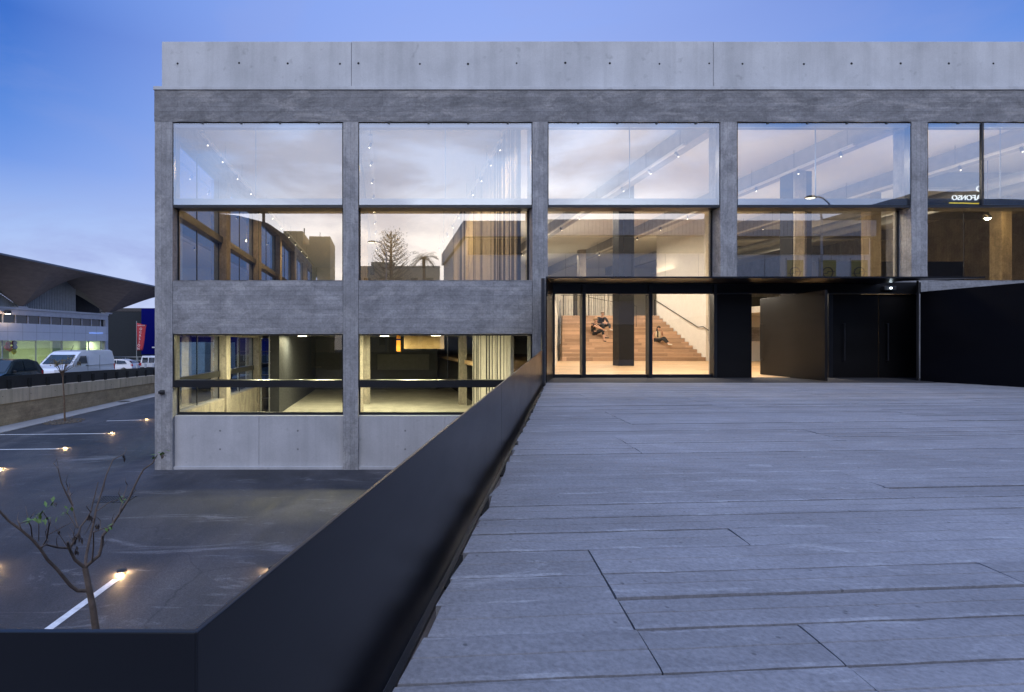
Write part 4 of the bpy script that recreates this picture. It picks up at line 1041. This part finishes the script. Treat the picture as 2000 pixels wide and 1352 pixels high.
m = MB(); m.lathe((b.x,b.y,4.12),[(.3,0),(.3,.3),(.2,.34)],16); m.build('shade', M['rail'], t)
m = MB(); m.lathe((b.x,b.y,4.1),[(.24,0),(.24,.018)],16); m.build('lens', M['lensw'], t)
q = Q(.0,.95); pt(q.x,q.y,4.0,45,(1,.62,.32),.1)
bs = thing('balloon_cluster','bunch of red, blue, orange and yellow balloons inside the lit showroom','balloons',(Q(1.9,-1).x,Q(1.9,-1).y,-1.7))
for i, (ds, z, mt) in enumerate(((-.3,1.15,'bal_r'),(.25,1.2,'bal_b'),(-.15,.65,'bal_o'),(.3,.8,'bal_b'),(-.45,.8,'bal_r'),(.2,.35,'bal_y'))):
    q = Q(1.9+ds,-1+.1*(i % 2)); m = MB(); m.lathe((q.x,q.y,z-.3),[(.02,0),(.16,.12),(.25,.3),(.24,.42),(.15,.56),(.02,.61)],14); m.build('balloon', M[mt], bs, smooth=True)
m = MB(); q0 = Q(1.9,-1)
for ds in (-.3,0,.25): q = Q(1.9+ds,-1); m.tube([(q.x,q.y,.3),(q0.x,q0.y,-1.7)],.012,5)
m.build('strings', M['galv'], bs)
# neighbours further down the street
t = thing('grey_warehouse','plain dark grey warehouse beyond the showroom','building',(-40,82,-3)); m = MB(); m.box(-56,-37.4,80,100,-3.3,6.7); m.build('wall', M['grey'], t, bevel=.03)
m = MB(); m.box(-56,-37.42,79.94,79.998,6.2,6.72); m.build('roof_trim', M['rail'], t); m = MB(); m.box(-43.4,-43.0,79.7,79.99,5.3,5.8); m.build('wall_box', M['galv'], t)
t = thing('blue_warehouse','deep blue warehouse between the grey one and the concrete building','building',(-33,79,-3)); m = MB(); m.box(-37.3,-14,79,100,-.5,6.65); m.build('wall', M['blue'], t, bevel=.03)
m = MB(); m.box(-37.2,-14,79.1,100,-3.3,-.51); m.build('base', M['grey'], t)
m = MB()
for i in range(16): m.box(-33.5+i*1.2,-33.4+i*1.2,78.9,78.99,-1.5,-.55)
m.box(-33.6,-14,78.88,78.9,-.62,-.56); m.build('base_railing', M['galv'], t)
m = MB(); m.box(-35.6,-34.9,78.9,78.99,.5,.7); m.build('wall_sign', M['wtext'], t)
t = thing('guard_rail','galvanised guard rail along the far kerb behind the parked cars','guard rail',(-34,66,-2.2))
for z in (-1.6,-1.05,-.6): 
    m = MB(); m.box(-37,-27.9,66,66.06,z+0,z+.12); m.build('rail', M['galv'], t)
m = MB()
for i in range(6): m.box(-36.5+i*1.6,-36.42+i*1.6,66.06,66.14,-2.4,-.5)
m.build('posts', M['galv'], t)
# flag
t = thing('red_flag','tall red feather flag with vertical white letters on a pole','flag',(-26.95,56,sz(56)))
m = MB(); m.tube([(-26.95,56,sz(56)),(-26.95,56,3.65)],.035,8); m.build('pole', M['galv'], t)
m = MB(); rows = []
for j in range(15):
    f = j/14; z = .45+f*3.0; w = .62+.45*f; off = .05*math.sin(f*9)
    rows.append([(-26.9+w*i/6, 56+.07*math.sin(i*1.1+f*6), z+(.0 if j < 14 else -.05*i)) for i in range(7)])
m.grid(rows); fl = m.build('flag_cloth', M['red'], t, smooth=True); sm = fl.modifiers.new('thick','SOLIDIFY'); sm.thickness = .015
for i, ch in enumerate('OCASIÓN'):
    text(ch,'letter',.36,M['wtext'],t,(-26.42-.045*i,55.87,2.78-.36*i),(R(90),0,0),.004)
text('VEHÍCULOS','letters',.15,M['wtext'],t,(-26.4,55.87,3.15),(R(90),0,0),.004)

# seen through the left wall windows
t = thing('truck_trailer','white truck box parked outside the left wall windows','truck',(-13,30,GZ))
m = MB(); m.box(-18,-15.3,44,53,-1.7,1.3); m.build('box', M['truck'], t, bevel=.03)
m = MB(); m.box(-17.8,-15.5,44,53,-2.2,-1.72); m.build('chassis', M['black'], t)
for y in (45,46.2,51,52): 
    m = MB(); m.tube([(-15.8,y,GZ+.5),(-15.45,y,GZ+.5)],.5,18); m.build('wheel', M['tyre'], t)
t = thing('barrier_arm','red and white striped car park barrier arm outside the left wall windows','barrier',(-11,34,GZ))
m = MB(); m.box(-11.3,-10.9,33.8,34.2,GZ,GZ+1.05); m.build('cabinet', M['grey'], t, bevel=.02)
m = MB(); m.box(-11.15,-11.05,33.7,33.78,GZ+.8,2.1); ar = m.build('arm', M['wtext'], t)
m = MB()
for i in range(5): m.box(-11.152,-11.048,33.69,33.698,GZ+1.1+i*.85,GZ+1.4+i*.85)
m.build('stripes', M['red'], ar)

# ------------------------------------------------------------------ what the glazing reflects: the street behind the viewer
t = thing('sales_hall','wide corrugated car sales hall mirrored in the glazing, with a yellow sign band','building',(28,-14,GZ))
m = MB(); m.box(8,47,-32,-14,GZ,11.4); m.build('wall', M['panelw'], t)
m = MB(); m.box(7.7,47.3,-32,-13.7,11.5,13.0)
m.build('parapet', M['hallcorr'], t)
m = MB(); 
for i in range(110): m.box(7.8+i*.36,7.95+i*.36,-13.69,-13.64,11.5,13.0)
m.build('ribs', M['hallcorr'], t)
m = MB(); m.box(8.2,46.8,-13.99,-13.9,9.8,11.35); m.build('window_band', M['hallglass'], t)
m = MB()
for i in range(13): m.box(8+i*3.2,8.03+i*3.2,-13.99,-13.97,GZ,9.7)
m.build('panel_joints', M['fjoint'], t)
m = MB(); m.box(9,46,-13.985,-13.93,GZ,3.0); m.build('shop_window', M['hallglass'], t)
m = MB(); m.box(17.5,30,-13.9,-13.6,5.2,6.9); sg_ = m.build('sign_band', M['ylw'], t)
text('OPEL','letters',1.25,M['rail'],t,(22,-13.57,6.05),(R(90),0,R(180)),.03)
m = MB(); m.tube([(26.4+.62*math.cos(a_*.3142),-13.56,6.05+.62*math.sin(a_*.3142)) for a_ in range(21)],.06,6); m.tube([(27.2,-13.56,6.15),(26.3,-13.56,6.15),(26.5,-13.56,5.95),(25.6,-13.56,5.95)],.05,6); m.build('emblem', M['rail'], t)
t = thing('dark_office_block','dark flat-roofed block with a lit white name sign, mirrored in the rightmost bay','building',(56,-14,GZ))
m = MB(); m.box(50.5,75,-30,-14,GZ,14.4); m.build('wall', M['grey'], t); m = MB(); m.box(50.2,75,-30.2,-13.6,14.41,15.4); m.build('roof', M['darkwall'], t)
text('GRUPO','lit_letters',.75,M['wsign'],t,(56.9,-13.5,15.55),(R(90),0,R(180)),.03)
text('RAFAEL AFONSO','lit_letters',.68,M['wsign'],t,(56.0,-13.5,14.75),(R(90),0,R(180)),.03)
m = MB(); m.box(53.2,58.6,-13.6,-13.5,14.22,14.3); m.build('lit_strip', M['ysign'], t)
t = thing('curved_hall','dark hall with a bowed roof mirrored in the first glazed bay','building',(-17,-25,GZ))
m = MB(); top = [(-34,15.6),(-27,16.4),(-21,16.6),(-17,16.2),(-13.5,15.3),(-11.6,14.0),(-10.4,12.6)]
for i in range(len(top)-1):
    (xa, za), (xb, zb) = top[i], top[i+1]; m.hexa([(xa,-40,GZ),(xb,-40,GZ),(xb,-25,GZ),(xa,-25,GZ),(xa,-40,za),(xb,-40,zb),(xb,-25,zb),(xa,-25,za)])
m.build('hall_body', M['darkwall'], t)
m = MB(); m.tube([(-15.2,-30,16),(-15.2,-30,17.8)],.2,10); m.lathe((-15.2,-30,17.8),[(.35,0),(.35,.15),(.1,.2)],10); m.build('chimney', M['rail'], t)
t = thing('ochre_apartment_block','stepped ochre apartment block mirrored in the first glazed bay','building',(-14,-60,GZ))
m = MB(); m.box(-18.5,-14.9,-70,-60,GZ,22); m.box(-14.88,-13.7,-70,-60.1,GZ,19.5); m.box(-13.68,-9.8,-70,-60,GZ,21); m.build('wall', M['ochre'], t)
m = MB(); m.box(-15.3,-15.1,-64,-63.8,22,23.4); m.box(-12.2,-12.1,-64,-63.9,21,22.6); m.build('roof_aerial', M['rail'], t)
t = thing('beige_block','low beige block behind the conifer, mirrored in the second glazed bay','building',(3,-50,GZ))
m = MB(); m.box(-4,9.5,-60,-50,GZ,14.2); m.box(-2,2,-58,-51,14.2,15.0); m.build('wall', M['beige'], t); m = MB()
for i in range(5):
    for j in range(4): m.box(-3.2+i*2.6,-2+i*2.6,-50.0+.001,-49.96,1+j*3.2,2.6+j*3.2)
m.build('windows', M['hallglass'], t)
t = thing('araucaria_tree','tall tiered conifer mirrored in the second glazed bay','tree',(1.05,-28,GZ))
m = MB(); m.tube([(1.05,-28,GZ),(1.05,-28,6),(1.0,-28,12),(1.0,-28,15.2)],[.35,.28,.15,.04],8); m.build('trunk', M['bark'], t, smooth=True)
ra = random.Random(4); mb_, ml_ = MB(), MB()
for k2 in range(17):
    z = 5.2+k2*.56; ln = 2.5*math.sin(math.pi*(.22+.70*k2/17))
    for j in range(8):
        an = j*.785+k2*.4+ra.uniform(-.15,.15); e = Vector((1.03+math.cos(an)*ln,-28+math.sin(an)*ln,z+.35+ln*.42)); c0 = Vector((1.03,-28,z))
        mid = c0.lerp(e,.55)+Vector((0,0,-.12*ln)); mb_.tube([c0,mid,e],[.05,.035,.02],5)
        for q in range(26):
            f = ra.uniform(.45,1.06); p_ = (c0.lerp(mid,f/.55) if f < .55 else mid.lerp(e,(f-.55)/.45)); cl = .1+.16*(f > .85)
            leaf(ml_, p_+Vector((ra.gauss(0,cl),ra.gauss(0,cl),ra.gauss(0,cl))), (ra.gauss(0,1),ra.gauss(0,1),abs(ra.gauss(0,1))), .24, .09)
mb_.build('branches', M['bark'], t); ml_.build('crown', plain('conifer_leaf',(.16,.12,.045),.7,var=.4), t)
t = thing('palm_tree','palm tree mirrored in the second glazed bay right of the conifer','tree',(6.4,-45,GZ))
m = MB(); m.tube([(6.4,-45,GZ),(6.5,-45,6),(6.4,-45,14.8)],[.35,.28,.25],10); m.build('trunk', M['bark'], t)
m = MB(); 
for k2 in range(34):
    an = k2*2.4; up = ra.uniform(-.5,1.1); d_ = Vector((math.cos(an),math.sin(an),up)).normalized(); prev = Vector((6.4,-45,14.8))
    for q in range(7):
        nx_ = prev+d_*.34; d_ = (d_+Vector((0,0,-.17))).normalized()
        for sg in (-1,1):
            sdv = d_.cross(Vector((0,0,1))).normalized()*sg; leaf(m, prev, sdv+d_*.6+Vector((0,0,-.4)), .6, .07); leaf(m, prev.lerp(nx_,.5), sdv+d_*.6+Vector((0,0,-.4)), .6, .07)
        prev = nx_
m.build('crown', plain('palm_leaf',(.06,.07,.025),.6,var=.3), t)
def lamp_post(label, x, y, zt, reach):
    t = thing('street_lamp', label, 'street lamp', (x,y,GZ), 0, 'curved street lamps')
    m = MB(); m.tube([(x,y,GZ),(x,y,zt-1.4)]+[(x-reach*(1-math.cos(a_)), y, zt-1.4+1.4*math.sin(a_)) for a_ in (.3,.7,1.1,1.45)],[.09,.08]+[.055]*4,8); m.build('pole', M['galv'], t, smooth=True)
    hx_ = x-reach-.35; m = MB(); m.lathe((hx_,y,zt-.12),[(.28,0),(.3,.05),(.2,.16),(.05,.2)],14,sx=1.6,sy=.8); m.build('lamp_head', M['rail'], t, smooth=True)
    m = MB(); m.lathe((hx_-.05,y,zt-.2),[(.1,0),(.2,.04),(.24,.078)],14,sx=1.5,sy=.8); m.build('lens', M['lens'], t, smooth=True)
lamp_post('tall curved street lamp, lit, mirrored in the fourth glazed bay',34.6,-5,12.5,1.3)
lamp_post('tall curved street lamp mirrored beside the conifer',.35,-20,12.3,1.2)
bn = None
for i, (x, l) in enumerate(((36.5,'yellow banner mirrored in the fourth bay, nearest the black column'),(39.4,'yellow banner mirrored in the fourth bay, middle of three'),(42.2,'yellow banner mirrored in the fourth bay, nearest the pilaster'))):
    if bn is None:
        bn = thing('yellow_banner', l, 'banner', (x,-10,GZ), 0, 'yellow banners outside the sales hall')
        m = MB(); m.tube([(x-.75,-10,GZ),(x-.75,-10,8.8)],.05,8); m.build('pole', M['galv'], bn)
        m = MB(); m.box(x-.7,x+.75,-10.02,-9.98,4.8,8.6); c_ = m.build('cloth', M['ylw'], bn)
        m = MB(); m.tube([(x+.45*math.cos(a_*.3142),-9.96,7.5+.45*math.sin(a_*.3142)) for a_ in range(21)],.05,6); m.tube([(x+.6,-9.96,7.58),(x,-9.96,7.58),(x,-9.96,7.42),(x-.6,-9.96,7.42)],.04,6); m.build('emblem', M['rail'], c_)
    else: dup(bn, (x,-10,GZ), None, l)

# ------------------------------------------------------------------ people on the steps
def skin_mesh(name, nodes, edges, mat, parent, sub=2, root=0):
    me = bpy.data.meshes.new(name); me.from_pydata([n_[0] for n_ in nodes], edges, [])
    me.materials.append(mat)
    o = bpy.data.objects.new(name, me); COL.objects.link(o); o.parent = parent
    md = o.modifiers.new('skin','SKIN'); md.use_smooth_shade = True
    lay = me.skin_vertices[0].data if me.skin_vertices else None
    if lay is None:
        bmx = bmesh.new(); bmx.from_mesh(me); bmx.verts.layers.skin.verify(); bmx.to_mesh(me); bmx.free(); lay = me.skin_vertices[0].data
    for i, n_ in enumerate(nodes):
        r_ = n_[1]; lay[i].radius = (r_, r_) if not hasattr(r_, '__len__') else r_
        lay[i].use_root = (i == root)
    if sub:
        sd = o.modifiers.new('sub','SUBSURF'); sd.levels = sub; sd.render_levels = sub
    return o
def person(label, loc, sc, J, hair, top, legs, shoes, hairstyle, sleeves=True, bare_legs=False):
    """J: joint -> (x, y, z) metres from the seat, +y away from the viewer"""
    t = thing('person', label, 'person', loc); t.scale = (sc,)*3
    N, E = [], []; idx = {}
    def nd(k, p, r): idx[k] = len(N); N.append((Vector(p), r)); return idx[k]
    def ed(a, b): E.append((idx[a], idx[b]))
    nd('pel', J['pel'], (.135,.105)); nd('waist', Vector(J['pel']).lerp(Vector(J['chest']),.45), (.115,.09)); nd('chest', J['chest'], (.14,.10))
    nk = Vector(J['neck']); hd = Vector(J['head']); f = Vector(J['face']).normalized()
    nd('neck', nk, .05); nd('jaw', nk.lerp(hd,.5)+f*.025, .06); nd('head', hd, (.078,.092)); nd('crown', hd+(hd-nk).normalized()*.075, .06)
    for a, b in (('pel','waist'),('waist','chest'),('chest','neck'),('neck','jaw'),('jaw','head'),('head','crown')): ed(a, b)
    nd('nose', hd+f*.105-Vector((0,0,.02)), .012); ed('head','nose')
    for sd in 'lr':
        nd('sh'+sd, J['sh'+sd], .062); nd('el'+sd, J['el'+sd], .042); nd('wr'+sd, J['wr'+sd], .028)
        ed('chest','sh'+sd); ed('sh'+sd,'el'+sd); ed('el'+sd,'wr'+sd)
        w = Vector(J['wr'+sd]); d_ = (w-Vector(J['el'+sd])).normalized(); s_ = d_.cross(Vector((0,-1,.3))).normalized(); dn = Vector((0,-.3,-1))
        nd('pm'+sd, w+d_*.06, (.034,.018)); ed('wr'+sd,'pm'+sd)
        for q in range(4):
            b0 = w+d_*.095+s_*(q-1.5)*.02; ln = (.06,.072,.068,.052)[q]
            nd('f%d%s' % (q,sd), b0, .0095); nd('g%d%s' % (q,sd), b0+(d_*.8+dn*.35).normalized()*ln*.5, .0085); nd('h%d%s' % (q,sd), b0+(d_*.8+dn*.35).normalized()*ln*.5+(d_*.4+dn*.8).normalized()*ln*.5, .0075)
            ed('pm'+sd,'f%d%s' % (q,sd)); ed('f%d%s' % (q,sd),'g%d%s' % (q,sd)); ed('g%d%s' % (q,sd),'h%d%s' % (q,sd))
        nd('t'+sd, w+d_*.05+s_*.04, .011); nd('u'+sd, w+d_*.085+s_*.055, .009); ed('pm'+sd,'t'+sd); ed('t'+sd,'u'+sd)
        nd('hp'+sd, J['hp'+sd], .085); nd('kn'+sd, J['kn'+sd], .058); nd('an'+sd, J['an'+sd], .036); nd('to'+sd, J['to'+sd], (.036,.024))
        nd('cf'+sd, Vector(J['kn'+sd]).lerp(Vector(J['an'+sd]),.35), .052)
        ed('pel','hp'+sd); ed('hp'+sd,'kn'+sd); ed('kn'+sd,'cf'+sd); ed('cf'+sd,'an'+sd); ed('an'+sd,'to'+sd)
    skin_mesh('body', N, E, M['skin'], t, 2)
    V = lambda k: Vector(J[k])
    # top
    n2 = [(V('pel')+Vector((0,0,.01)),(.15,.12)),(V('pel').lerp(V('chest'),.45),(.13,.105)),(V('chest'),(.155,.115)),(V('neck')-Vector((0,0,.03)),(.07,.06))]; e2 = [(0,1),(1,2),(2,3)]
    for sd in 'lr':
        b0 = len(n2); n2 += [(V('sh'+sd),.075),(V('sh'+sd).lerp(V('el'+sd),1.0 if sleeves is True else .45),.056)]; e2 += [(2,b0),(b0,b0+1)]
        if sleeves is True: n2.append((V('el'+sd).lerp(V('wr'+sd),.85),.042)); e2.append((b0+1,b0+2))
    if sleeves is None: n2 = n2[:4]+[(V('shl'),.07),(V('shr'),.07)]; e2 = [(0,1),(1,2),(2,3),(2,4),(2,5)]
    skin_mesh('top', n2, e2, M[top], t, 2)
    n3 = [(V('pel')-Vector((0,0,.01)),(.155,.115))]; e3 = []
    for sd in 'lr':
        b0 = len(n3); n3 += [(V('hp'+sd),.1),(V('kn'+sd),.075)]; e3 += [(0,b0),(b0,b0+1)]
        n3.append((V('kn'+sd).lerp(V('an'+sd),.5 if bare_legs else .92),.068 if bare_legs else .05)); e3.append((b0+1,b0+2))
    skin_mesh('skirt' if bare_legs else 'trousers', n3, e3, M[legs], t, 2)
    for sd in 'lr':
        a_, b_ = V('an'+sd)+Vector((0,0,-.03)), V('to'+sd); dd = (b_-a_).normalized()
        skin_mesh('shoe', [(a_-dd*.03,.044),(a_.lerp(b_,.5),(.046,.034)),(b_+dd*.03,(.036,.026))], [(0,1),(1,2)], M[shoes], t, 2)
    m = MB(); up = (hd-nk).normalized(); bk = -f
    c0 = hd+up*.03+bk*.022
    side = up.cross(f).normalized()
    rows = []
    for i in range(9):
        th = i/8*math.pi*.62; row = []
        for j in range(16):
            ph = j/16*2*math.pi; dv = up*math.cos(th)*.108+(side*math.cos(ph)*.092+f*math.sin(ph)*.108)*math.sin(th)
            lim = .25 if math.sin(ph) > .2 and th > 1.0 else 1
            row.append(c0+dv*(1 if lim == 1 else .93)+(up*.05 if lim != 1 else Vector((0,0,0))))
        rows.append(row)
    m.grid(rows,0,True)
    h = m.build('hair', M[hair], t, smooth=True, local=True)
    if hairstyle == 'bun': skin_mesh('hair_bun', [(hd+bk*.11+up*.05,.045),(hd+bk*.15+up*.06,.035)], [(0,1)], M[hair], h, 2)
    if hairstyle == 'long':
        skin_mesh('long_hair', [(hd+bk*.06+up*.02,.085),(hd+bk*.07-Vector((.03,0,.16)),.07),(V('chest')+Vector((-.06,-.1,.05)),(.06,.04)),(V('chest')+Vector((-.07,-.13,-.18)),(.05,.035))], [(0,1),(1,2),(2,3)], M[hair], h, 2)
    for sgn in (1,-1):
        m = MB(); e_ = hd+f*.083+side*sgn*.032+up*.012; m.lathe(e_,[(.002,-.009),(.011,0),(.002,.009)],8); m.build('eye', M['eye'], t, local=True)
        m = MB(); e_ = hd+side*sgn*.082-up*.005; m.lathe(e_,[(.004,-.03),(.014,-.01),(.016,.012),(.004,.03)],8); m.build('ear', M['skin'], t, local=True)
    return t
def stepz(k): return .06+k*RI
def stepy(k): return YS0+(k-1)*TR
SC = 1.36
def at(px, Y): return (px-748)*Y/1000
# seated woman in black, turned to the right
Y = stepy(7)+.16; x = at(1158,Y); r7 = RI/SC; tr = TR/SC
person('woman in a black T-shirt and long black skirt clasping her knees on the oak steps',(x,Y,stepz(7)),SC,
 dict(pel=(0,.0,.11),chest=(.03,-.03,.42),neck=(.07,-.05,.60),head=(.11,-.08,.74),face=(.9,-.35,-.12),shl=(-.10,-.12,.53),shr=(.16,.04,.53),ell=(.12,-.30,.36),elr=(.32,-.08,.38),wrl=(.36,-.33,.28),wrr=(.42,-.22,.28),
      hpl=(.04,-.09,.09),hpr=(.08,.04,.09),knl=(.36,-.34,.2),knr=(.42,-.16,.28),anl=(.32,-.62,-2*r7+.08),anr=(.48,-.38,-r7+.07),tol=(.36,-.72,-2*r7+.03),tor=(.60,-.46,-r7+.03)),
 'hair_f','black_cloth','black_cloth','black','bun',sleeves='short',bare_legs=True)
Y = stepy(9)+.16; x = at(1174,Y)
person('grey-haired man in a black long-sleeved shirt sitting one row above the woman in black',(x,Y,stepz(9)),SC,
 dict(pel=(0,0,.11),chest=(.0,-.06,.43),neck=(.0,-.1,.61),head=(.02,-.14,.75),face=(.35,-.9,-.3),shl=(-.19,-.06,.55),shr=(.19,-.06,.55),ell=(-.25,-.2,.3),elr=(.27,-.22,.3),wrl=(-.02,-.4,.27),wrr=(.12,-.42,.25),
      hpl=(-.09,-.08,.09),hpr=(.09,-.08,.09),knl=(-.12,-.5,.2),knr=(.22,-.5,.2),anl=(-.1,-.55,-r7+.09),anr=(.2,-.6,-2*r7+.3),tol=(-.05,-.72,-r7+.04),tor=(.26,-.78,-2*r7+.24)),
 'hair_g','black_cloth','dark_jean','shoe','short')
Y = stepy(5)+.16; x = at(1284,Y)
person('woman with long dark hair in a cream sleeveless top sitting alone on the oak steps',(x,Y,stepz(5)),SC*.92,
 dict(pel=(0,0,.11),chest=(.02,-.0,.42),neck=(.03,-.03,.60),head=(.05,-.06,.735),face=(.3,-.9,-.35),shl=(-.14,.0,.53),shr=(.17,.0,.53),ell=(-.22,.05,.28),elr=(.28,-.06,.34),wrl=(-.22,.0,.04),wrr=(.19,-.16,.52),
      hpl=(-.07,-.08,.09),hpr=(.09,-.06,.09),knl=(.06,-.42,.16),knr=(.17,-.38,.24),anl=(.22,-.68,-r7+.08),anr=(.29,-.6,-r7+.09),tol=(.32,-.78,-r7+.04),tor=(.4,-.7,-r7+.04)),
 'hair_d','cream_cloth','black_cloth','shoe','long',sleeves=None)

# ------------------------------------------------------------------ sky, sun, camera
W = bpy.data.worlds.new('World'); S.world = W; W.use_nodes = True
nt = W.node_tree; nt.nodes.clear()
class WB(NB):
    def __init__(s): s.t = nt
wb = WB()
out = wb.n('ShaderNodeOutputWorld'); bg = wb.n('ShaderNodeBackground'); wb.l(bg.outputs[0], out.inputs[0])
sky = wb.n('ShaderNodeTexSky', sky_type='NISHITA', sun_disc=False); sky.sun_elevation = R(5); sky.sun_rotation = R(185); sky.ozone_density = 3
tc = wb.n('ShaderNodeTexCoord'); dirv = tc.outputs['Generated']
sp = wb.n('ShaderNodeSeparateXYZ'); wb.l(dirv, sp.inputs[0]); X_, Y_, Z_ = sp.outputs
hl = wb.math('SQRT', wb.math('MAXIMUM', wb.math('SUBTRACT', 1.0, wb.math('MULTIPLY', Z_, Z_)), .0001))
az = wb.math('DIVIDE', wb.math('ADD', wb.math('MULTIPLY', X_, .16), wb.math('MULTIPLY', Y_, .987)), hl)      # +1 ahead, -1 behind
lobe = wb.math('MULTIPLY', wb.math('SUBTRACT', az, .70), 3.2, True)
fr_l = wb.ramp(Z_, [(.0,(.40,.44,.63)),(.2,(.34,.41,.64)),(.36,(.26,.345,.64)),(.55,(.20,.29,.62)),(.75,(.22,.36,.78)),(1.,(.25,.43,.90))])
fr_d = wb.ramp(Z_, [(.0,(.40,.44,.62)),(.13,(.33,.41,.63)),(.2,(.25,.35,.61)),(.285,(.12,.225,.55)),(.36,(.07,.175,.50)),(.47,(.035,.115,.42)),(.75,(.16,.32,.72)),(1.,(.25,.43,.90))])
front = wb.mix(lobe, fr_d, fr_l)
baz = wb.math('DIVIDE', wb.math('ADD', wb.math('MULTIPLY', X_, .10), wb.math('MULTIPLY', Y_, -.995)), hl)
blobe = wb.n('ShaderNodeMapRange', interpolation_type='SMOOTHSTEP'); wb.l(baz, blobe.inputs[0]); blobe.inputs[1].default_value = .83; blobe.inputs[2].default_value = .99; blobe = blobe.outputs[0]
bk_l = wb.ramp(Z_, [(.0,(2.0,1.8,1.6)),(.12,(2.1,1.95,1.85)),(.2,(1.75,1.72,1.78)),(.3,(1.12,1.22,1.55)),(.42,(.75,.93,1.42)),(.6,(.4,.6,1.05)),(1.,(.25,.43,.90))])
bk_d = wb.ramp(Z_, [(.0,(.8,.72,.68)),(.15,(.55,.58,.72)),(.27,(.27,.45,.92)),(.42,(.18,.36,.85)),(1.,(.25,.43,.90))])
back = wb.mix(blobe, bk_d, bk_l)
fb = wb.n('ShaderNodeMapRange', interpolation_type='SMOOTHSTEP'); wb.l(az, fb.inputs[0]); fb.inputs[1].default_value = -.35; fb.inputs[2].default_value = .35
col = wb.mix(fb.outputs[0], back, front)
# clouds
mp = wb.n('ShaderNodeMapping'); wb.l(dirv, mp.inputs[0]); mp.inputs['Scale'].default_value = (1.5,1.5,4.2); mp.inputs['Location'].default_value = (.35,.1,.2)
cn = wb.noise(mp.outputs[0], 2.1, 9, .58, .4)
low = wb.mix(fb.outputs[0], wb.ramp(Z_, [(.0,.5),(.2,.55),(.3,.9),(.5,.6),(.9,.15)]), wb.ramp(Z_, [(.0,1.),(.16,.8),(.24,.12),(.5,.18),(.9,.1)]))
cf = wb.math('MULTIPLY', wb.ramp(cn, [(.45,0.),(.58,1.)]), low)
ccol = wb.mix(fb.outputs[0], (.62,.63,.82), (.23,.27,.50))
col = wb.mix(wb.math('MULTIPLY', cf, .85), col, ccol)
nis = wb.mix(1, sky.outputs[0], (.05,.055,.075), 'MULTIPLY')
col = wb.mix(.05, col, nis)
col = wb.mix(1, col, (7.2,7.2,7.2), 'MULTIPLY')
wb.l(col, bg.inputs[0]); bg.inputs[1].default_value = .15
sun = bpy.data.lights.new('sun','SUN'); sun.energy = .8; sun.angle = R(40); sun.color = (1,.96,.90)
so = bpy.data.objects.new('sun', sun); COL.objects.link(so); so.rotation_euler = (R(38),0,R(-8))

cam = bpy.data.cameras.new('camera'); co = bpy.data.objects.new('camera', cam); COL.objects.link(co)
co.location = (0,0,1.2); co.rotation_euler = (R(90),0,0)
cam.sensor_width = 36; cam.lens = 18; cam.shift_x = .126; cam.shift_y = -.0025; cam.clip_start = .05; cam.clip_end = 2000
S.camera = co
S.view_settings.view_transform = 'Standard'; S.view_settings.look = 'None'; S.view_settings.exposure = .5; S.view_settings.gamma = 1
S.render.resolution_x, S.render.resolution_y = 1024, 692
cy = S.cycles
cy.max_bounces = 8; cy.diffuse_bounces = 3; cy.glossy_bounces = 4; cy.transparent_max_bounces = 24; cy.caustics_reflective = False; cy.caustics_refractive = False
cy.sample_clamp_indirect = 4; cy.sample_clamp_direct = 0; cy.use_denoising = True; cy.use_light_tree = True; cy.blur_glossy = .5
